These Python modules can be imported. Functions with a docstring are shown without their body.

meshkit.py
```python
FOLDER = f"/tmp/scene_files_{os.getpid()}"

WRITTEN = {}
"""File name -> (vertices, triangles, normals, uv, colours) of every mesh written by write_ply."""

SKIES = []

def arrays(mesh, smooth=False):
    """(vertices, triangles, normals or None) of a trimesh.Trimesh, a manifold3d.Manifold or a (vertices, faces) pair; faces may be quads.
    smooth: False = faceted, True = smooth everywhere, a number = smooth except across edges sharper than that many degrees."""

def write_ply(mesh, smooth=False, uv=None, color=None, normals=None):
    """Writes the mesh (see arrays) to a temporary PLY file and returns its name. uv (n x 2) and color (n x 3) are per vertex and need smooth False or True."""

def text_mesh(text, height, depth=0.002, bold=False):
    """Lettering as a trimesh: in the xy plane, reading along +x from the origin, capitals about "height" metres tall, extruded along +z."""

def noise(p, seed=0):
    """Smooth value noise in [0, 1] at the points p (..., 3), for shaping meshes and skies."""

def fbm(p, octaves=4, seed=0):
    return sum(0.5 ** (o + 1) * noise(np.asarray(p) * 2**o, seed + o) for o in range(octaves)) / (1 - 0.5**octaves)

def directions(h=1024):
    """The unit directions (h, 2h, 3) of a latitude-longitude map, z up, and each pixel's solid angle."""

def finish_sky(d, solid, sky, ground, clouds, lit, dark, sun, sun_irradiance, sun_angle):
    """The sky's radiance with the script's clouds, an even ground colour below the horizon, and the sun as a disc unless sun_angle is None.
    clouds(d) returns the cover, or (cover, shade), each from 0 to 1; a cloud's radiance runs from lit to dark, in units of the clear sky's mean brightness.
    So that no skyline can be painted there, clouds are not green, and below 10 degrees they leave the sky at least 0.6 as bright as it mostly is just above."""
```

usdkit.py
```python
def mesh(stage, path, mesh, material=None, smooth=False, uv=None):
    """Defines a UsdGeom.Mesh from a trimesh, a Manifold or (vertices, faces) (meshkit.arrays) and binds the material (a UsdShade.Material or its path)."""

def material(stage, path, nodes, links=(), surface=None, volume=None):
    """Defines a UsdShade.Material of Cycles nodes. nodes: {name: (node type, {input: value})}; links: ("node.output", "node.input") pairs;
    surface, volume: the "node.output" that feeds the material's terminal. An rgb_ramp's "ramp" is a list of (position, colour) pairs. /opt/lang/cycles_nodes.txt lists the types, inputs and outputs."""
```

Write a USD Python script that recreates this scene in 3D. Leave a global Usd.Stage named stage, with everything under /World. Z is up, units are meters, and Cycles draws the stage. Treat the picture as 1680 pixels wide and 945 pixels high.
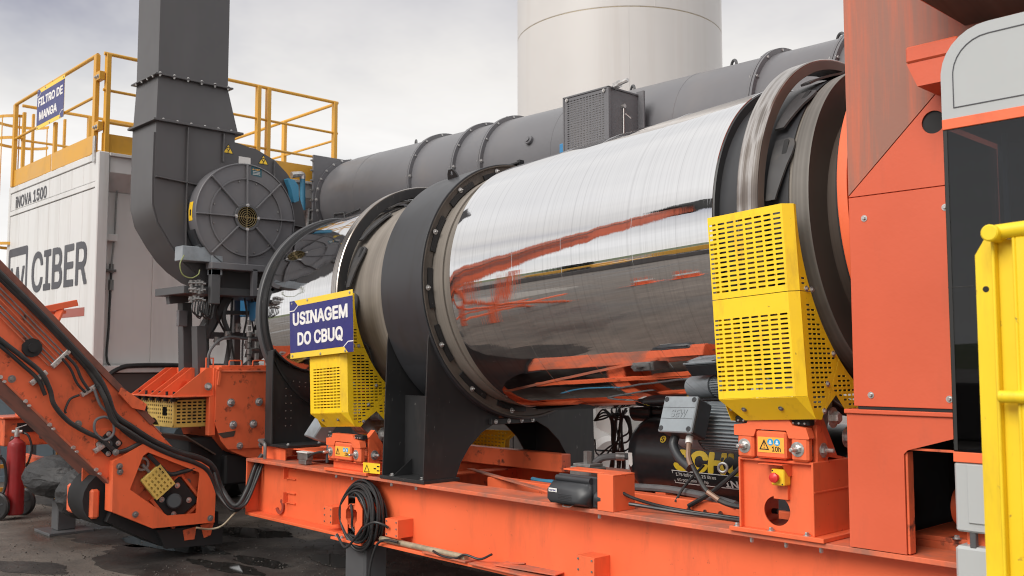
import math, random
import numpy as np, trimesh, usdkit, meshkit
from pxr import Usd, UsdGeom, UsdLux, UsdShade, Gf, Sdf, Vt
from shapely.geometry import Polygon, Point, LineString, box as rect
from shapely import affinity, union_all

stage = Usd.Stage.CreateInMemory()
UsdGeom.SetStageUpAxis(stage, 'Z'); UsdGeom.SetStageMetersPerUnit(stage, 1)
UsdGeom.Xform.Define(stage, '/World'); UsdGeom.Scope.Define(stage, '/World/Looks')
PI = math.pi
rng = random.Random(7)

# ------------------------------------------------------------------ camera
F_PX, PITCH, YAW = 1595.54, math.radians(4.35364), math.radians(46.6919)
cam = UsdGeom.Camera.Define(stage, '/World/camera')
cam.CreateHorizontalApertureAttr(36.0); cam.CreateVerticalApertureAttr(20.25)
cam.CreateFocalLengthAttr(36.0 * F_PX / 1680)
cam.CreateClippingRangeAttr(Gf.Vec2f(.05, 3000))
cam.CreateFStopAttr(4.0); cam.CreateFocusDistanceAttr(6.2)
cam.CreateExposureAttr(0.06)
fw = np.array([-math.sin(YAW)*math.cos(PITCH), math.cos(YAW)*math.cos(PITCH), math.sin(PITCH)])
rt = np.array([math.cos(YAW), math.sin(YAW), 0]); up = np.cross(rt, fw)
cam.AddTransformOp().Set(Gf.Matrix4d(*rt, 0, *up, 0, *(-fw), 0, 0, 0, 1.9, 1))

# ------------------------------------------------------------------ sky and sun
SUN = np.array([.03, -.78, .60]); SUN /= np.linalg.norm(SUN)
sky = usdkit.material(stage, '/World/Looks/sky_look', {
    's': ('sky_texture', {'sky_type': 'single_scattering', 'sun_disc': False, 'sun_elevation': math.asin(SUN[2]), 'sun_rotation': math.atan2(SUN[0], SUN[1]), 'aerosol_density': 2.0}),
    'tc': ('texture_coordinate', {}), 'sp': ('separate_xyz', {}),
    'zz': ('math', {'math_type': 'maximum', 'value2': 0.0}), 'za': ('math', {'math_type': 'add', 'value2': .22}),
    'dx': ('math', {'math_type': 'divide'}), 'dy': ('math', {'math_type': 'divide'}), 'cv': ('combine_xyz', {'z': 20.2}), 'ro': ('vector_rotate', {'rotate_type': 'z_axis', 'angle': -.20}),
    'n1': ('noise_texture', {'scale': .9, 'detail': 7, 'roughness': .55, 'distortion': .5}),
    'n0': ('noise_texture', {'dimensions': '4D', 'w': 4.2, 'scale': .42, 'detail': 2}), 'mix3': ('mix_float', {'fac': .45}),
    'n2': ('noise_texture', {'scale': 2.2, 'detail': 6, 'roughness': .6}),
    'cov': ('rgb_ramp', {'ramp': [(.0, (.72, .72, .72)), (.40, (.85, .85, .85)), (.6, (1, 1, 1)), (1, (1, 1, 1))]}),
    'mix2': ('mix_float', {'fac': .35}), 'el': ('rgb_ramp', {'ramp': [(0, (.28,)*3), (.19, (.28,)*3), (.28, (.16,)*3), (.36, (.035,)*3), (.6, (.40,)*3), (1, (.55,)*3)]}), 'sum': ('math', {'math_type': 'add'}),
    'cc': ('rgb_ramp', {'ramp': [(.36, (3.0, 3.05, 3.95)), (.455, (4.4, 4.35, 5.0)), (.53, (6.6, 6.5, 6.7)), (.62, (8.4, 8.2, 8.0)), (.84, (10.4, 10.3, 10.2))]}),
    'm': ('mix_color', {'use_clamp': False}),
    'b': ('background_shader', {'strength': .1})},
    [('tc.generated', 'sp.vector'), ('sp.z', 'zz.value1'), ('zz.value', 'za.value1'), ('sp.x', 'dx.value1'), ('za.value', 'dx.value2'),
     ('sp.y', 'dy.value1'), ('za.value', 'dy.value2'), ('dx.value', 'cv.x'), ('dy.value', 'cv.y'), ('cv.vector', 'ro.vector'), ('ro.vector', 'n1.vector'), ('ro.vector', 'n2.vector'),
     ('n1.fac', 'mix2.a'), ('n2.fac', 'mix2.b'), ('ro.vector', 'n0.vector'), ('mix2.result', 'mix3.a'), ('n0.fac', 'mix3.b'), ('mix3.result', 'sum.value1'), ('zz.value', 'el.fac'), ('el.color', 'sum.value2'), ('sum.value', 'cc.fac'), ('n1.fac', 'cov.fac'),
     ('s.color', 'm.a'), ('cc.color', 'm.b'), ('cov.color', 'm.fac'), ('m.result', 'b.color')], surface='b.background')
dome = UsdLux.DomeLight.Define(stage, '/World/sky'); dome.CreateIntensityAttr(1.0)
UsdShade.MaterialBindingAPI.Apply(dome.GetPrim()).Bind(sky)
dome.GetPrim().SetCustomDataByKey('kind', 'structure')
dome.GetPrim().SetCustomDataByKey('label', 'pale lavender and white overcast sky above the plant')
dome.GetPrim().SetCustomDataByKey('category', 'sky')
sun = UsdLux.DistantLight.Define(stage, '/World/sun')
sun.CreateIntensityAttr(.74); sun.CreateAngleAttr(36.0); sun.CreateColorAttr(Gf.Vec3f(1, .96, .9)); sun.CreateNormalizeAttr(True)
zz = SUN; xx = np.cross([0, 0, 1.], zz); xx /= np.linalg.norm(xx); yy = np.cross(zz, xx)
sun.AddTransformOp().Set(Gf.Matrix4d(*xx, 0, *yy, 0, *zz, 0, 0, 0, 30, 1))

# ------------------------------------------------------------------ scene tree helpers
used = {}
def numbered(path):
    n = used.get(path, -1) + 1; used[path] = n
    return path if n == 0 else f'{path}_{n:03d}'
LOC = {}
def meta(prim, label=None, cat=None, group=None, kind=None):
    for k, v in (('label', label), ('category', cat), ('group', group), ('kind', kind)):
        if v: prim.SetCustomDataByKey(k, v)
def thing(name, label, cat, loc=(0, 0, 0), group=None):
    p = numbered('/World/' + name); x = UsdGeom.Xform.Define(stage, p); x.AddTranslateOp().Set(Gf.Vec3d(*map(float, loc)))
    meta(x.GetPrim(), label, cat, group); LOC[p] = np.array(loc, float)
    return p
def part(parent, name, mesh, mat, smooth=32, label=None, kind=None):
    """mesh in world coordinates; parent: the path of a thing or of a part"""
    if isinstance(mesh, list): mesh = cat_(mesh)
    root = '/World/' + parent.split('/')[2]
    p = numbered(parent + '/' + name)
    m = mesh.copy(); m.vertices = m.vertices - LOC[root]
    usdkit.mesh(stage, p, m, mat, smooth=smooth); meta(stage.GetPrimAtPath(p), label, None, None, kind)
    return p
def single(name, mesh, mat, label, cat, group=None, kind=None, smooth=32):
    if isinstance(mesh, list): mesh = cat_(mesh)
    p = numbered('/World/' + name); c = mesh.bounds.mean(0); c[2] = mesh.bounds[0][2]
    m = mesh.copy(); m.vertices = m.vertices - c
    g = usdkit.mesh(stage, p, m, mat, smooth=smooth); g.AddTranslateOp().Set(Gf.Vec3d(*map(float, c)))
    meta(g.GetPrim(), label, cat, group, kind); LOC[p] = c
    return p
def copy_of(src, name, label, cat, loc, rotz=0, group=None):
    p = numbered('/World/' + name); x = UsdGeom.Xform.Define(stage, p)
    x.GetPrim().GetReferences().AddInternalReference(src)
    x.ClearXformOpOrder()
    x.GetPrim().SetInstanceable(True)
    t = x.AddTransformOp(); t.Set(Gf.Matrix4d().SetRotate(Gf.Rotation(Gf.Vec3d(0, 0, 1), rotz)) * Gf.Matrix4d().SetTranslate(Gf.Vec3d(*map(float, loc))))
    meta(x.GetPrim(), label, cat, group)
    return p

# ------------------------------------------------------------------ mesh helpers
A = lambda *v: np.array(v, float)
def mk(v, f): return trimesh.Trimesh(np.asarray(v, float), np.asarray(f, int), process=False)
def cat_(ms): return trimesh.util.concatenate(ms)
def unit(v): v = np.asarray(v, float); return v / np.linalg.norm(v)
def B(x0, x1, y0, y1, z0, z1, c=.004):
    c = min(c, .24*min(x1-x0, y1-y0, z1-z0)); v = []
    for sx in (0, 1):
        for sy in (0, 1):
            for sz in (0, 1):
                p = A((x0, x1)[sx], (y0, y1)[sy], (z0, z1)[sz]); i = A(c*(1-2*sx), c*(1-2*sy), c*(1-2*sz))
                for a in range(3):
                    q = p + i; q[a] = p[a]; v.append(q)
    return trimesh.convex.convex_hull(np.array(v))
def frame(m, o, u, v, n=None):
    u = np.asarray(u, float); v = np.asarray(v, float); n = unit(np.cross(u, v)) if n is None else np.asarray(n, float)
    m = m.copy(); m.vertices = np.asarray(o, float) + m.vertices @ np.stack([u, v, n])
    return m
def OB(o, u, v, lu, lv, ln, c=.004):
    """box with a corner at o, edges lu along u, lv along v, ln along u x v"""
    return frame(B(0, lu, 0, lv, min(0, ln), max(0, ln), c), o, unit(u), unit(v))
def basis(ax, ref=None):
    ax = unit(ax); ref = A(0, 0, 1) if ref is None else np.asarray(ref, float)
    if abs(ref @ ax) > .97 * np.linalg.norm(ref): ref = A(1, 0, 0)
    u = unit(ref - ax * (ref @ ax)); return ax, u, np.cross(ax, u)
def lathe(prof, o, ax, n=64, a0=0., a1=2*PI, ref=None, closed=False):
    ax, u, v = basis(ax, ref); full = abs(a1 - a0 - 2*PI) < 1e-6
    an = np.linspace(a0, a1, n, endpoint=not full); P = np.asarray(prof, float); k = len(P)
    V = (np.asarray(o, float) + P[None, :, :1]*ax + P[None, :, 1:2]*(np.cos(an)[:, None, None]*u + np.sin(an)[:, None, None]*v)).reshape(-1, 3)
    F = []
    for i in range(n if full else n-1):
        j = (i+1) % n
        for q in range(k if closed else k-1):
            r = (q+1) % k; a, b, c, d = i*k+q, i*k+r, j*k+r, j*k+q
            F += [(a, b, c), (a, c, d)]
    if not full and closed:
        for i in (0, n-1):
            b = i*k; F += [(b, b+q, b+q+1) for q in range(1, k-1)]
    return mk(V, F)
def cyl(a, b, r, r2=None, n=20, c=.0):
    a = np.asarray(a, float); b = np.asarray(b, float); L = np.linalg.norm(b-a); r2 = r if r2 is None else r2
    pr = [(0, 0), (0, r-c), (c, r), (L-c, r2), (L, r2-c), (L, 0)] if c else [(0, 0), (0, r), (L, r2), (L, 0)]
    return lathe(pr, a, b-a, n)
def spline(pts, k=6):
    P = np.asarray(pts, float)
    if len(P) < 3 or k < 2: return P
    Q = np.vstack([2*P[0]-P[1], P, 2*P[-1]-P[-2]]); out = []
    for i in range(1, len(Q)-2):
        p0, p1, p2, p3 = Q[i-1:i+3]
        for t in np.linspace(0, 1, k, endpoint=False):
            out.append(.5*((2*p1)+(p2-p0)*t+(2*p0-5*p1+4*p2-p3)*t*t+(3*p1-p0-3*p2+p3)*t**3))
    return np.array(out + [P[-1]])
def tube(pts, r, n=8, k=6):
    P = spline(pts, k); T = np.gradient(P, axis=0); T /= np.maximum(np.linalg.norm(T, axis=1, keepdims=True), 1e-9)
    _, u, _ = basis(T[0]); V = []
    an = np.linspace(0, 2*PI, n, endpoint=False)
    for p, t in zip(P, T):
        u = unit(u - t*(u @ t)); w = np.cross(t, u)
        V.append(p + r*(np.cos(an)[:, None]*u + np.sin(an)[:, None]*w))
    V = np.concatenate(V); F = []
    for i in range(len(P)-1):
        for q in range(n):
            a, b = i*n+q, i*n+(q+1) % n; F += [(a, b, b+n), (a, b+n, a+n)]
    e = (len(P)-1)*n
    F += [(0, q+1, q) for q in range(1, n-1)] + [(e, e+q, e+q+1) for q in range(1, n-1)]
    return mk(V, F)
def bar(a, b, w, h, ref=(0, 0, 1), c=.003):
    """straight rectangular bar from a to b; h across ref, w sideways"""
    a = np.asarray(a, float); b = np.asarray(b, float); ax, u, v = basis(b-a, ref); L = np.linalg.norm(b-a)
    return frame(B(0, L, -h/2, h/2, -w/2, w/2, c), a, ax, u, v)
def plate(poly, o, u, v, t):
    """a shapely polygon in the (u, v) plane at o, extruded t along u x v"""
    if isinstance(poly, list): poly = Polygon(poly)
    ms = [trimesh.creation.extrude_polygon(g, abs(t), engine='earcut') for g in getattr(poly, 'geoms', [poly])]
    m = cat_(ms)
    if t < 0: m.vertices[:, 2] -= abs(t)
    return frame(m, o, unit(u), unit(v))
X_, Y_, Z_ = A(1, 0, 0), A(0, 1, 0), A(0, 0, 1)
def px(poly, x, t):   # polygon of (y, z), sheet at x .. x+t
    return plate(poly, (x, 0, 0), Y_, Z_, t)
def py(poly, y, t):   # polygon of (x, z), sheet from y towards -y by t
    return plate(poly, (0, y, 0), X_, Z_, t)
def pz(poly, z, t):
    return plate(poly, (0, 0, z), X_, Y_, t)
def rr(x0, y0, x1, y1, r): return rect(x0+r, y0+r, x1-r, y1-r).buffer(r, quad_segs=4)
def slotted(poly, u0, u1, v0, v1, pu, pv, w, h, margin=.012, stag=False):
    inner = poly.buffer(-margin); holes = []; nu = max(1, round((u1-u0)/pu)); nv = max(1, round((v1-v0)/pv))
    for j in range(nv):
        for i in range(nu):
            cu = u0+(i+.5)*(u1-u0)/nu; cv = v0+(j+.5)*(v1-v0)/nv; e = min(w, h)*.3
            s = Polygon([(cu-w/2+e, cv-h/2), (cu+w/2-e, cv-h/2), (cu+w/2, cv-h/2+e), (cu+w/2, cv+h/2-e), (cu+w/2-e, cv+h/2), (cu-w/2+e, cv+h/2), (cu-w/2, cv+h/2-e), (cu-w/2, cv-h/2+e)])
            if inner.contains(s): holes.append(s)
    return poly.difference(union_all(holes)) if holes else poly
def bolt(p, n, r=.012, h=.010, washer=True):
    p = np.asarray(p, float); n = unit(n); ms = [lathe([(0, 0), (0, r), (h*.8, r), (h, r*.8), (h, 0)], p + n*(.003 if washer else 0), n, 6)]
    if washer: ms.append(lathe([(0, 0), (0, r*1.7), (.003, r*1.7), (.003, 0)], p, n, 14))
    return cat_(ms)
def stud(p, n, r=.012, L=.05):
    p = np.asarray(p, float); n = unit(n)
    return cat_([bolt(p, n, r*1.5, .016), lathe([(0, 0), (0, r*.75), (L, r*.75), (L+.004, r*.5), (L+.004, 0)], p, n, 10)])
def text(s, o, u, v, h, w=None, dep=.002, bold=True):
    m = meshkit.text_mesh(s, h, dep, bold); b = m.bounds
    m.vertices[:, 0] -= b[0][0]
    if w: m.vertices[:, 0] *= w/(b[1][0]-b[0][0])
    return frame(m, o, unit(u), unit(v))

# drum frame: s along the axis, y across (negative towards the camera side), w up
_dy, _di = -.0149, .0571
DA = A(math.cos(_dy)*math.cos(_di), math.sin(_dy)*math.cos(_di), math.sin(_di))
DY = A(-math.sin(_dy), math.cos(_dy), 0); DW = np.cross(DA, DY); DC = A(0, 5.7999, 2.8761)
def dp(s, y, w): return DC + DA*s + DY*y + DW*w
def dl(prof, n=128, **k): return lathe(prof, DC, DA, n, ref=DW, **k)

# ------------------------------------------------------------------ materials
def mat(name, col, rough=.5, metal=0., var=.12, vs=2.0, dirt=None, ds=(1, 1, 1), dscale=2.0, dth=(.52, .68), damt=.8, bump=0., bs=40., spec=.5, coat=0., rvar=.1, dirt2=None):
    col = np.array(col, float)
    N = {'g': ('geometry', {}), 'n1': ('noise_texture', {'scale': vs, 'detail': 6, 'roughness': .6}),
         'r1': ('rgb_ramp', {'ramp': [(.28, tuple(np.clip(col*(1-var), 0, 1))), (.5, tuple(col)), (.72, tuple(np.clip(col*(1+var), 0, 1)))]}),
         'rr': ('map_range', {'from_min': .3, 'from_max': .7, 'to_min': rough-rvar, 'to_max': rough+rvar, 'clamp': True}),
         'p': ('principled_bsdf', {'metallic': metal, 'specular_ior_level': spec, 'coat_weight': coat, 'coat_roughness': .15})}
    L = [('g.position', 'n1.vector'), ('n1.fac', 'r1.fac'), ('n1.fac', 'rr.value'), ('rr.result', 'p.roughness')]
    c = 'r1.color'
    for i, dd in enumerate([(dirt, ds, dscale, dth, damt)] + ([dirt2] if dirt2 else [])):
        dcol, dsc, dsl, th, am = dd
        if dcol is None: continue
        k = str(i)
        N['mp'+k] = ('mapping', {'scale': dsc, 'location': (3.1*i, 1.7, 0)}); N['nd'+k] = ('noise_texture', {'scale': dsl, 'detail': 8, 'roughness': .65})
        N['rd'+k] = ('map_range', {'from_min': th[0], 'from_max': th[1], 'to_min': 0, 'to_max': am, 'clamp': True})
        N['mx'+k] = ('mix_color', {'b': dcol})
        L += [('g.position', f'mp{k}.vector'), (f'mp{k}.vector', f'nd{k}.vector'), (f'nd{k}.fac', f'rd{k}.value'), (f'rd{k}.result', f'mx{k}.fac'), (c, f'mx{k}.a')]
        c = f'mx{k}.result'
    L.append((c, 'p.base_color'))
    if bump:
        N['nb'] = ('noise_texture', {'scale': bs, 'detail': 3}); N['bp'] = ('bump', {'strength': 1, 'distance': bump})
        L += [('g.position', 'nb.vector'), ('nb.fac', 'bp.height'), ('bp.normal', 'p.normal')]
    return usdkit.material(stage, '/World/Looks/' + name, N, L, surface='p.BSDF')
V_ = (5, 5, .35)     # vertical streaks
OR = (.78, .140, .050)
M = {}
M['orange'] = mat('orange_paint', OR, .46, var=.07, vs=1.2, dirt=(.33, .085, .042), ds=(3, 3, .8), dscale=1.6, dth=(.52, .78), damt=.5, bump=.0006, bs=60, dirt2=((.10, .05, .035), (1, 1, 1), 22, (.66, .74), .6))
M['orange_dirty'] = mat('orange_paint_dirty', (.74, .135, .05), .5, var=.10, vs=1.5, dirt=(.13, .05, .03), ds=(1, 1, .6), dscale=2.4, dth=(.5, .74), damt=.72, bump=.0008, bs=50, dirt2=((.03, .022, .02), (1, 1, 1), 8, (.585, .68), .88))
M['orange_dimmed'] = mat('orange_paint_dimmed', (.62, .103, .043), .48, var=.07, vs=1.0, dirt=(.34, .085, .045), ds=(2.5, 2.5, .6), dscale=1.4, dth=(.54, .76), damt=.45, bump=.0005, bs=60)  # the beam orange darkened: falloff towards the frame edge put into the colour
M['orange_faded'] = mat('orange_paint_faded', (.58, .125, .055), .55, var=.12, vs=1.5, dirt=(.27, .125, .09), ds=(9, 9, .5), dscale=.9, dth=(.30, .55), damt=.95, bump=.0004, bs=60)
M['orange_top'] = mat('orange_paint_worn', (.66, .14, .06), .6, var=.12, vs=3, dirt=(.22, .12, .09), dscale=4, dth=(.42, .62), damt=.75)
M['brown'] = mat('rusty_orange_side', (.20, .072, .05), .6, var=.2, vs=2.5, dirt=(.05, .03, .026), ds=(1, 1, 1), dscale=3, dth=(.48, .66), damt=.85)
M['grey'] = mat('dark_grey_paint', (.124, .123, .132), .38, var=.10, vs=1.1, dirt=(.17, .155, .15), ds=(1.6, 1.6, .8), dscale=1.3, dth=(.5, .75), damt=.5, bump=.0004, bs=40)
M['duct'] = mat('duct_grey_paint', (.068, .066, .069), .42, var=.08, vs=.8, dirt=(.085, .082, .086), ds=(2, 2, .4), dscale=1.4, dth=(.5, .72), damt=.5)
M['greyframe'] = mat('grey_frame_paint', (.075, .076, .08), .5, var=.15, vs=3)
M['black'] = mat('black_paint', (.018, .018, .019), .42, var=.2, vs=2, dirt=(.07, .065, .06), ds=(3, 3, .7), dscale=2.2, dth=(.55, .75), damt=.35, dirt2=((.25, .24, .23), (1, 1, .5), 24, (.66, .72), .6))
M['bandgrey'] = mat('band_dark_paint', (.033, .034, .038), .40, var=.12, vs=1.5, dirt=(.025, .022, .02), ds=(6, 1, 1), dscale=3, dth=(.5, .7), damt=.5)
M['yellow'] = mat('guard_yellow_paint', (.88, .57, .015), .42, var=.06, vs=2, dirt=(.42, .21, .03), ds=(3, 3, .9), dscale=3.2, dth=(.53, .78), damt=.6, dirt2=((.06, .045, .03), (1, 1, 1), 26, (.66, .72), .85))
M['yellow_old'] = mat('old_yellow_paint', (.60, .42, .10), .55, var=.12, vs=3, dirt=(.22, .15, .06), dscale=4, dth=(.48, .7), damt=.7)
M['yellow_rail'] = mat('railing_yellow_paint', (.60, .31, .035), .45, var=.08, vs=2, dirt=(.32, .19, .07), dscale=3, dth=(.55, .75), damt=.4)
M['yellow_post'] = mat('post_yellow_paint', (.78, .55, .012), .45, var=.06, vs=2, dirt=(.42, .26, .02), ds=(3, 3, .5), dscale=3, dth=(.5, .7), damt=.5, dirt2=((.16, .09, .04), (1, 1, .7), 18, (.655, .70), .9))
M['white'] = mat('white_panel_paint', (.60, .60, .595), .42, var=.05, vs=1, dirt=(.40, .38, .35), ds=(4, 4, .3), dscale=1.2, dth=(.48, .75), damt=.55)
M['whiteshade'] = mat('beige_wall_paint', (.76, .745, .73), .5, var=.05, vs=1, dirt=(.58, .55, .53), ds=(3, 3, .4), dscale=1.2, dth=(.5, .75), damt=.45)
M['silo'] = mat('silo_paint', (.52, .50, .487), .45, var=.04, vs=.6, dirt=(.44, .40, .37), ds=(3, 3, .12), dscale=.8, dth=(.5, .75), damt=.5, dirt2=((.33, .24, .18), (7, 7, .25), 1.1, (.70, .78), .4))
M['cabwhite'] = mat('cabin_white_paint', (.40, .415, .42), .35, var=.03, vs=1)
M['steel'] = mat('galvanised_steel', (.52, .51, .50), .38, metal=.85, var=.2, vs=30)
M['steeldark'] = mat('dull_steel', (.24, .235, .23), .45, metal=.7, var=.25, vs=12)
M['rubber'] = mat('black_rubber', (.017, .017, .018), .42, var=.2, vs=6, dirt=(.06, .055, .05), dscale=6, dth=(.5, .75), damt=.5)
M['dark'] = mat('dark_void_paint', (.010, .010, .011), .7)
M['plastic'] = mat('grey_plastic', (.030, .032, .036), .42, var=.1, vs=8)
M['motor'] = mat('motor_grey_paint', (.24, .27, .295), .40, var=.1, vs=4, dirt=(.10, .10, .10), dscale=4, dth=(.5, .7), damt=.5)
M['lug'] = mat('lug_dark_steel', (.055, .054, .056), .5, var=.2, vs=4, dirt=(.12, .105, .09), dscale=5, dth=(.5, .7), damt=.5)
M['signblue'] = mat('sign_blue', (.022, .024, .150), .38, var=.12, vs=3, dirt=(.075, .07, .15), ds=(2, 2, .8), dscale=5, dth=(.5, .75), damt=.4)
M['signyellow'] = mat('sign_yellow', (.80, .56, .05), .4, var=.04, vs=3)
M['letter'] = mat('letter_white', (.74, .73, .71), .5, var=.05, vs=6, dirt=(.5, .47, .44), dscale=8, dth=(.52, .72), damt=.5)
M['lettergrey'] = mat('letter_dark_grey', (.055, .055, .065), .5, var=.05)
M['stickyellow'] = mat('sticker_yellow', (.85, .55, .03), .4, var=.03)
M['stickorange'] = mat('sticker_orange', (.85, .42, .06), .4, var=.03)
M['stickblue'] = mat('sticker_blue', (.03, .32, .62), .4, var=.03)
M['stickwhite'] = mat('sticker_white', (.62, .60, .58), .5, var=.03)
M['stickteal'] = mat('sticker_teal', (.02, .085, .11), .4, var=.03)
M['stickred'] = mat('sticker_red', (.28, .06, .04), .4, var=.1)
M['ink'] = mat('ink_black', (.012, .012, .012), .5, var=.02)
M['blue'] = mat('blue_plastic', (.04, .19, .38), .4, var=.06, vs=4)
M['bluebright'] = mat('blue_pipe_paint', (.05, .21, .34), .35, var=.06, vs=4)
M['red'] = mat('extinguisher_red', (.27, .016, .018), .35, var=.1, vs=3, dirt=(.16, .02, .02), dscale=3, dth=(.5, .7), damt=.4)
M['redbright'] = mat('button_red', (.62, .03, .03), .35, var=.03)
M['tarp'] = mat('black_tarpaulin', (.017, .017, .018), .62, var=.2, vs=4, bump=.010, bs=16)
M['steelbar'] = mat('old_zinc_pipe', (.36, .30, .21), .5, metal=.3, var=.3, vs=14)
M['cable'] = mat('black_cable', (.020, .020, .021), .5, var=.15, vs=10)
M['cablegrey'] = mat('grey_hose', (.11, .11, .115), .5, var=.15, vs=10)
M['tank'] = mat('compressor_black', (.016, .016, .018), .28, var=.1, vs=3)
M['tankyellow'] = mat('compressor_lettering', (.62, .43, .03), .45, var=.05)
M['backwall'] = mat('back_equipment_paint', (.74, .72, .70), .5, var=.06, vs=2)
M['wallblue'] = mat('blue_grey_wall', (.15, .19, .22), .6, var=.12, vs=1.4)
M['skirt'] = mat('chassis_dark_grey', (.085, .075, .072), .6, var=.1, vs=2)
M['grass'] = mat('hill_green', (.07, .095, .035), .9, var=.3, vs=.06, dirt=(.13, .12, .06), dscale=.03, dth=(.45, .65))
M['cone'] = mat('cone_orange', (.78, .13, .04), .5, var=.05)
M['brass'] = mat('brass_grille', (.30, .23, .11), .4, metal=.6, var=.15, vs=20)

# polished and dusty drum surfaces: rings and streaks run round the axis
def drum_mat(name, nodes, links, surf='p.BSDF'):
    N = {'g': ('geometry', {}), 'dt': ('vector_math', {'math_type': 'dot_product', 'vector2': tuple(DA)})}
    N.update(nodes)
    return usdkit.material(stage, '/World/Looks/' + name, N, [('g.position', 'dt.vector1')] + links, surface=surf)
M['mirror'] = drum_mat('polished_steel', {
    'w1': ('noise_texture', {'dimensions': '1D', 'scale': 38, 'detail': 5, 'roughness': .65}),
    'w2': ('noise_texture', {'dimensions': '1D', 'scale': 2.2, 'detail': 2}),
    'n3': ('noise_texture', {'scale': 1.1, 'detail': 4}),
    'mm': ('math', {'math_type': 'multiply'}), 'ad': ('math', {'math_type': 'multiply_add', 'value2': 14.0}),
    'ro': ('map_range', {'from_min': .25, 'from_max': .75, 'to_min': .012, 'to_max': .05, 'clamp': True}),
    'cr': ('rgb_ramp', {'ramp': [(.30, (.64, .635, .64)), (.45, (.73, .725, .73)), (.6, (.77, .765, .77)), (.75, (.70, .69, .695))]}),
    'bp': ('bump', {'strength': 1, 'distance': .0002}),
    'p': ('principled_bsdf', {'metallic': 1.0})},
    [('dt.value', 'w1.w'), ('dt.value', 'w2.w'), ('g.position', 'n3.vector'), ('w1.fac', 'mm.value1'), ('n3.fac', 'mm.value2'),
     ('w2.fac', 'ad.value1'), ('mm.value', 'ad.value3'), ('ad.value', 'bp.height'), ('mm.value', 'ro.value'), ('ro.result', 'p.roughness'),
     ('w1.fac', 'cr.fac'), ('cr.color', 'p.base_color'), ('bp.normal', 'p.normal')])
def banded(name, ramp, rough, metal, scale=14):
    return drum_mat(name, {
        'w1': ('noise_texture', {'dimensions': '1D', 'scale': scale, 'detail': 5, 'roughness': .7}),
        'n3': ('noise_texture', {'scale': 2.0, 'detail': 5}), 'mm': ('mix_float', {'fac': .45}),
        'cr': ('rgb_ramp', {'ramp': ramp}), 'p': ('principled_bsdf', {'metallic': metal, 'roughness': rough})},
        [('dt.value', 'w1.w'), ('g.position', 'n3.vector'), ('w1.fac', 'mm.a'), ('n3.fac', 'mm.b'), ('mm.result', 'cr.fac'), ('cr.color', 'p.base_color')])
M['tyre'] = banded('tyre_worn_steel', [(.3, (.10, .088, .08)), (.42, (.24, .21, .19)), (.5, (.50, .47, .45)), (.57, (.26, .225, .20)), (.68, (.14, .115, .10))], .27, .95, 26)
M['tyreface'] = banded('tyre_face_rust', [(.3, (.07, .052, .042)), (.6, (.13, .105, .088))], .5, .3, 8)
M['tan'] = banded('dusty_drum_steel', [(.3, (.115, .10, .086)), (.5, (.19, .168, .145)), (.65, (.25, .222, .195))], .6, .1, 11)
M['drumgrey'] = banded('dusty_grey_steel', [(.3, (.085, .078, .07)), (.5, (.15, .138, .125)), (.65, (.21, .195, .18))], .55, .15, 11)
M['sealbrown'] = banded('seal_brown', [(.3, (.045, .033, .027)), (.6, (.10, .075, .06))], .55, .2, 8)
M['annulus'] = mat('dusty_flange', (.115, .098, .082), .6, var=.25, vs=6, dirt=(.03, .027, .025), dscale=4, dth=(.5, .7), damt=.7)

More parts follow.
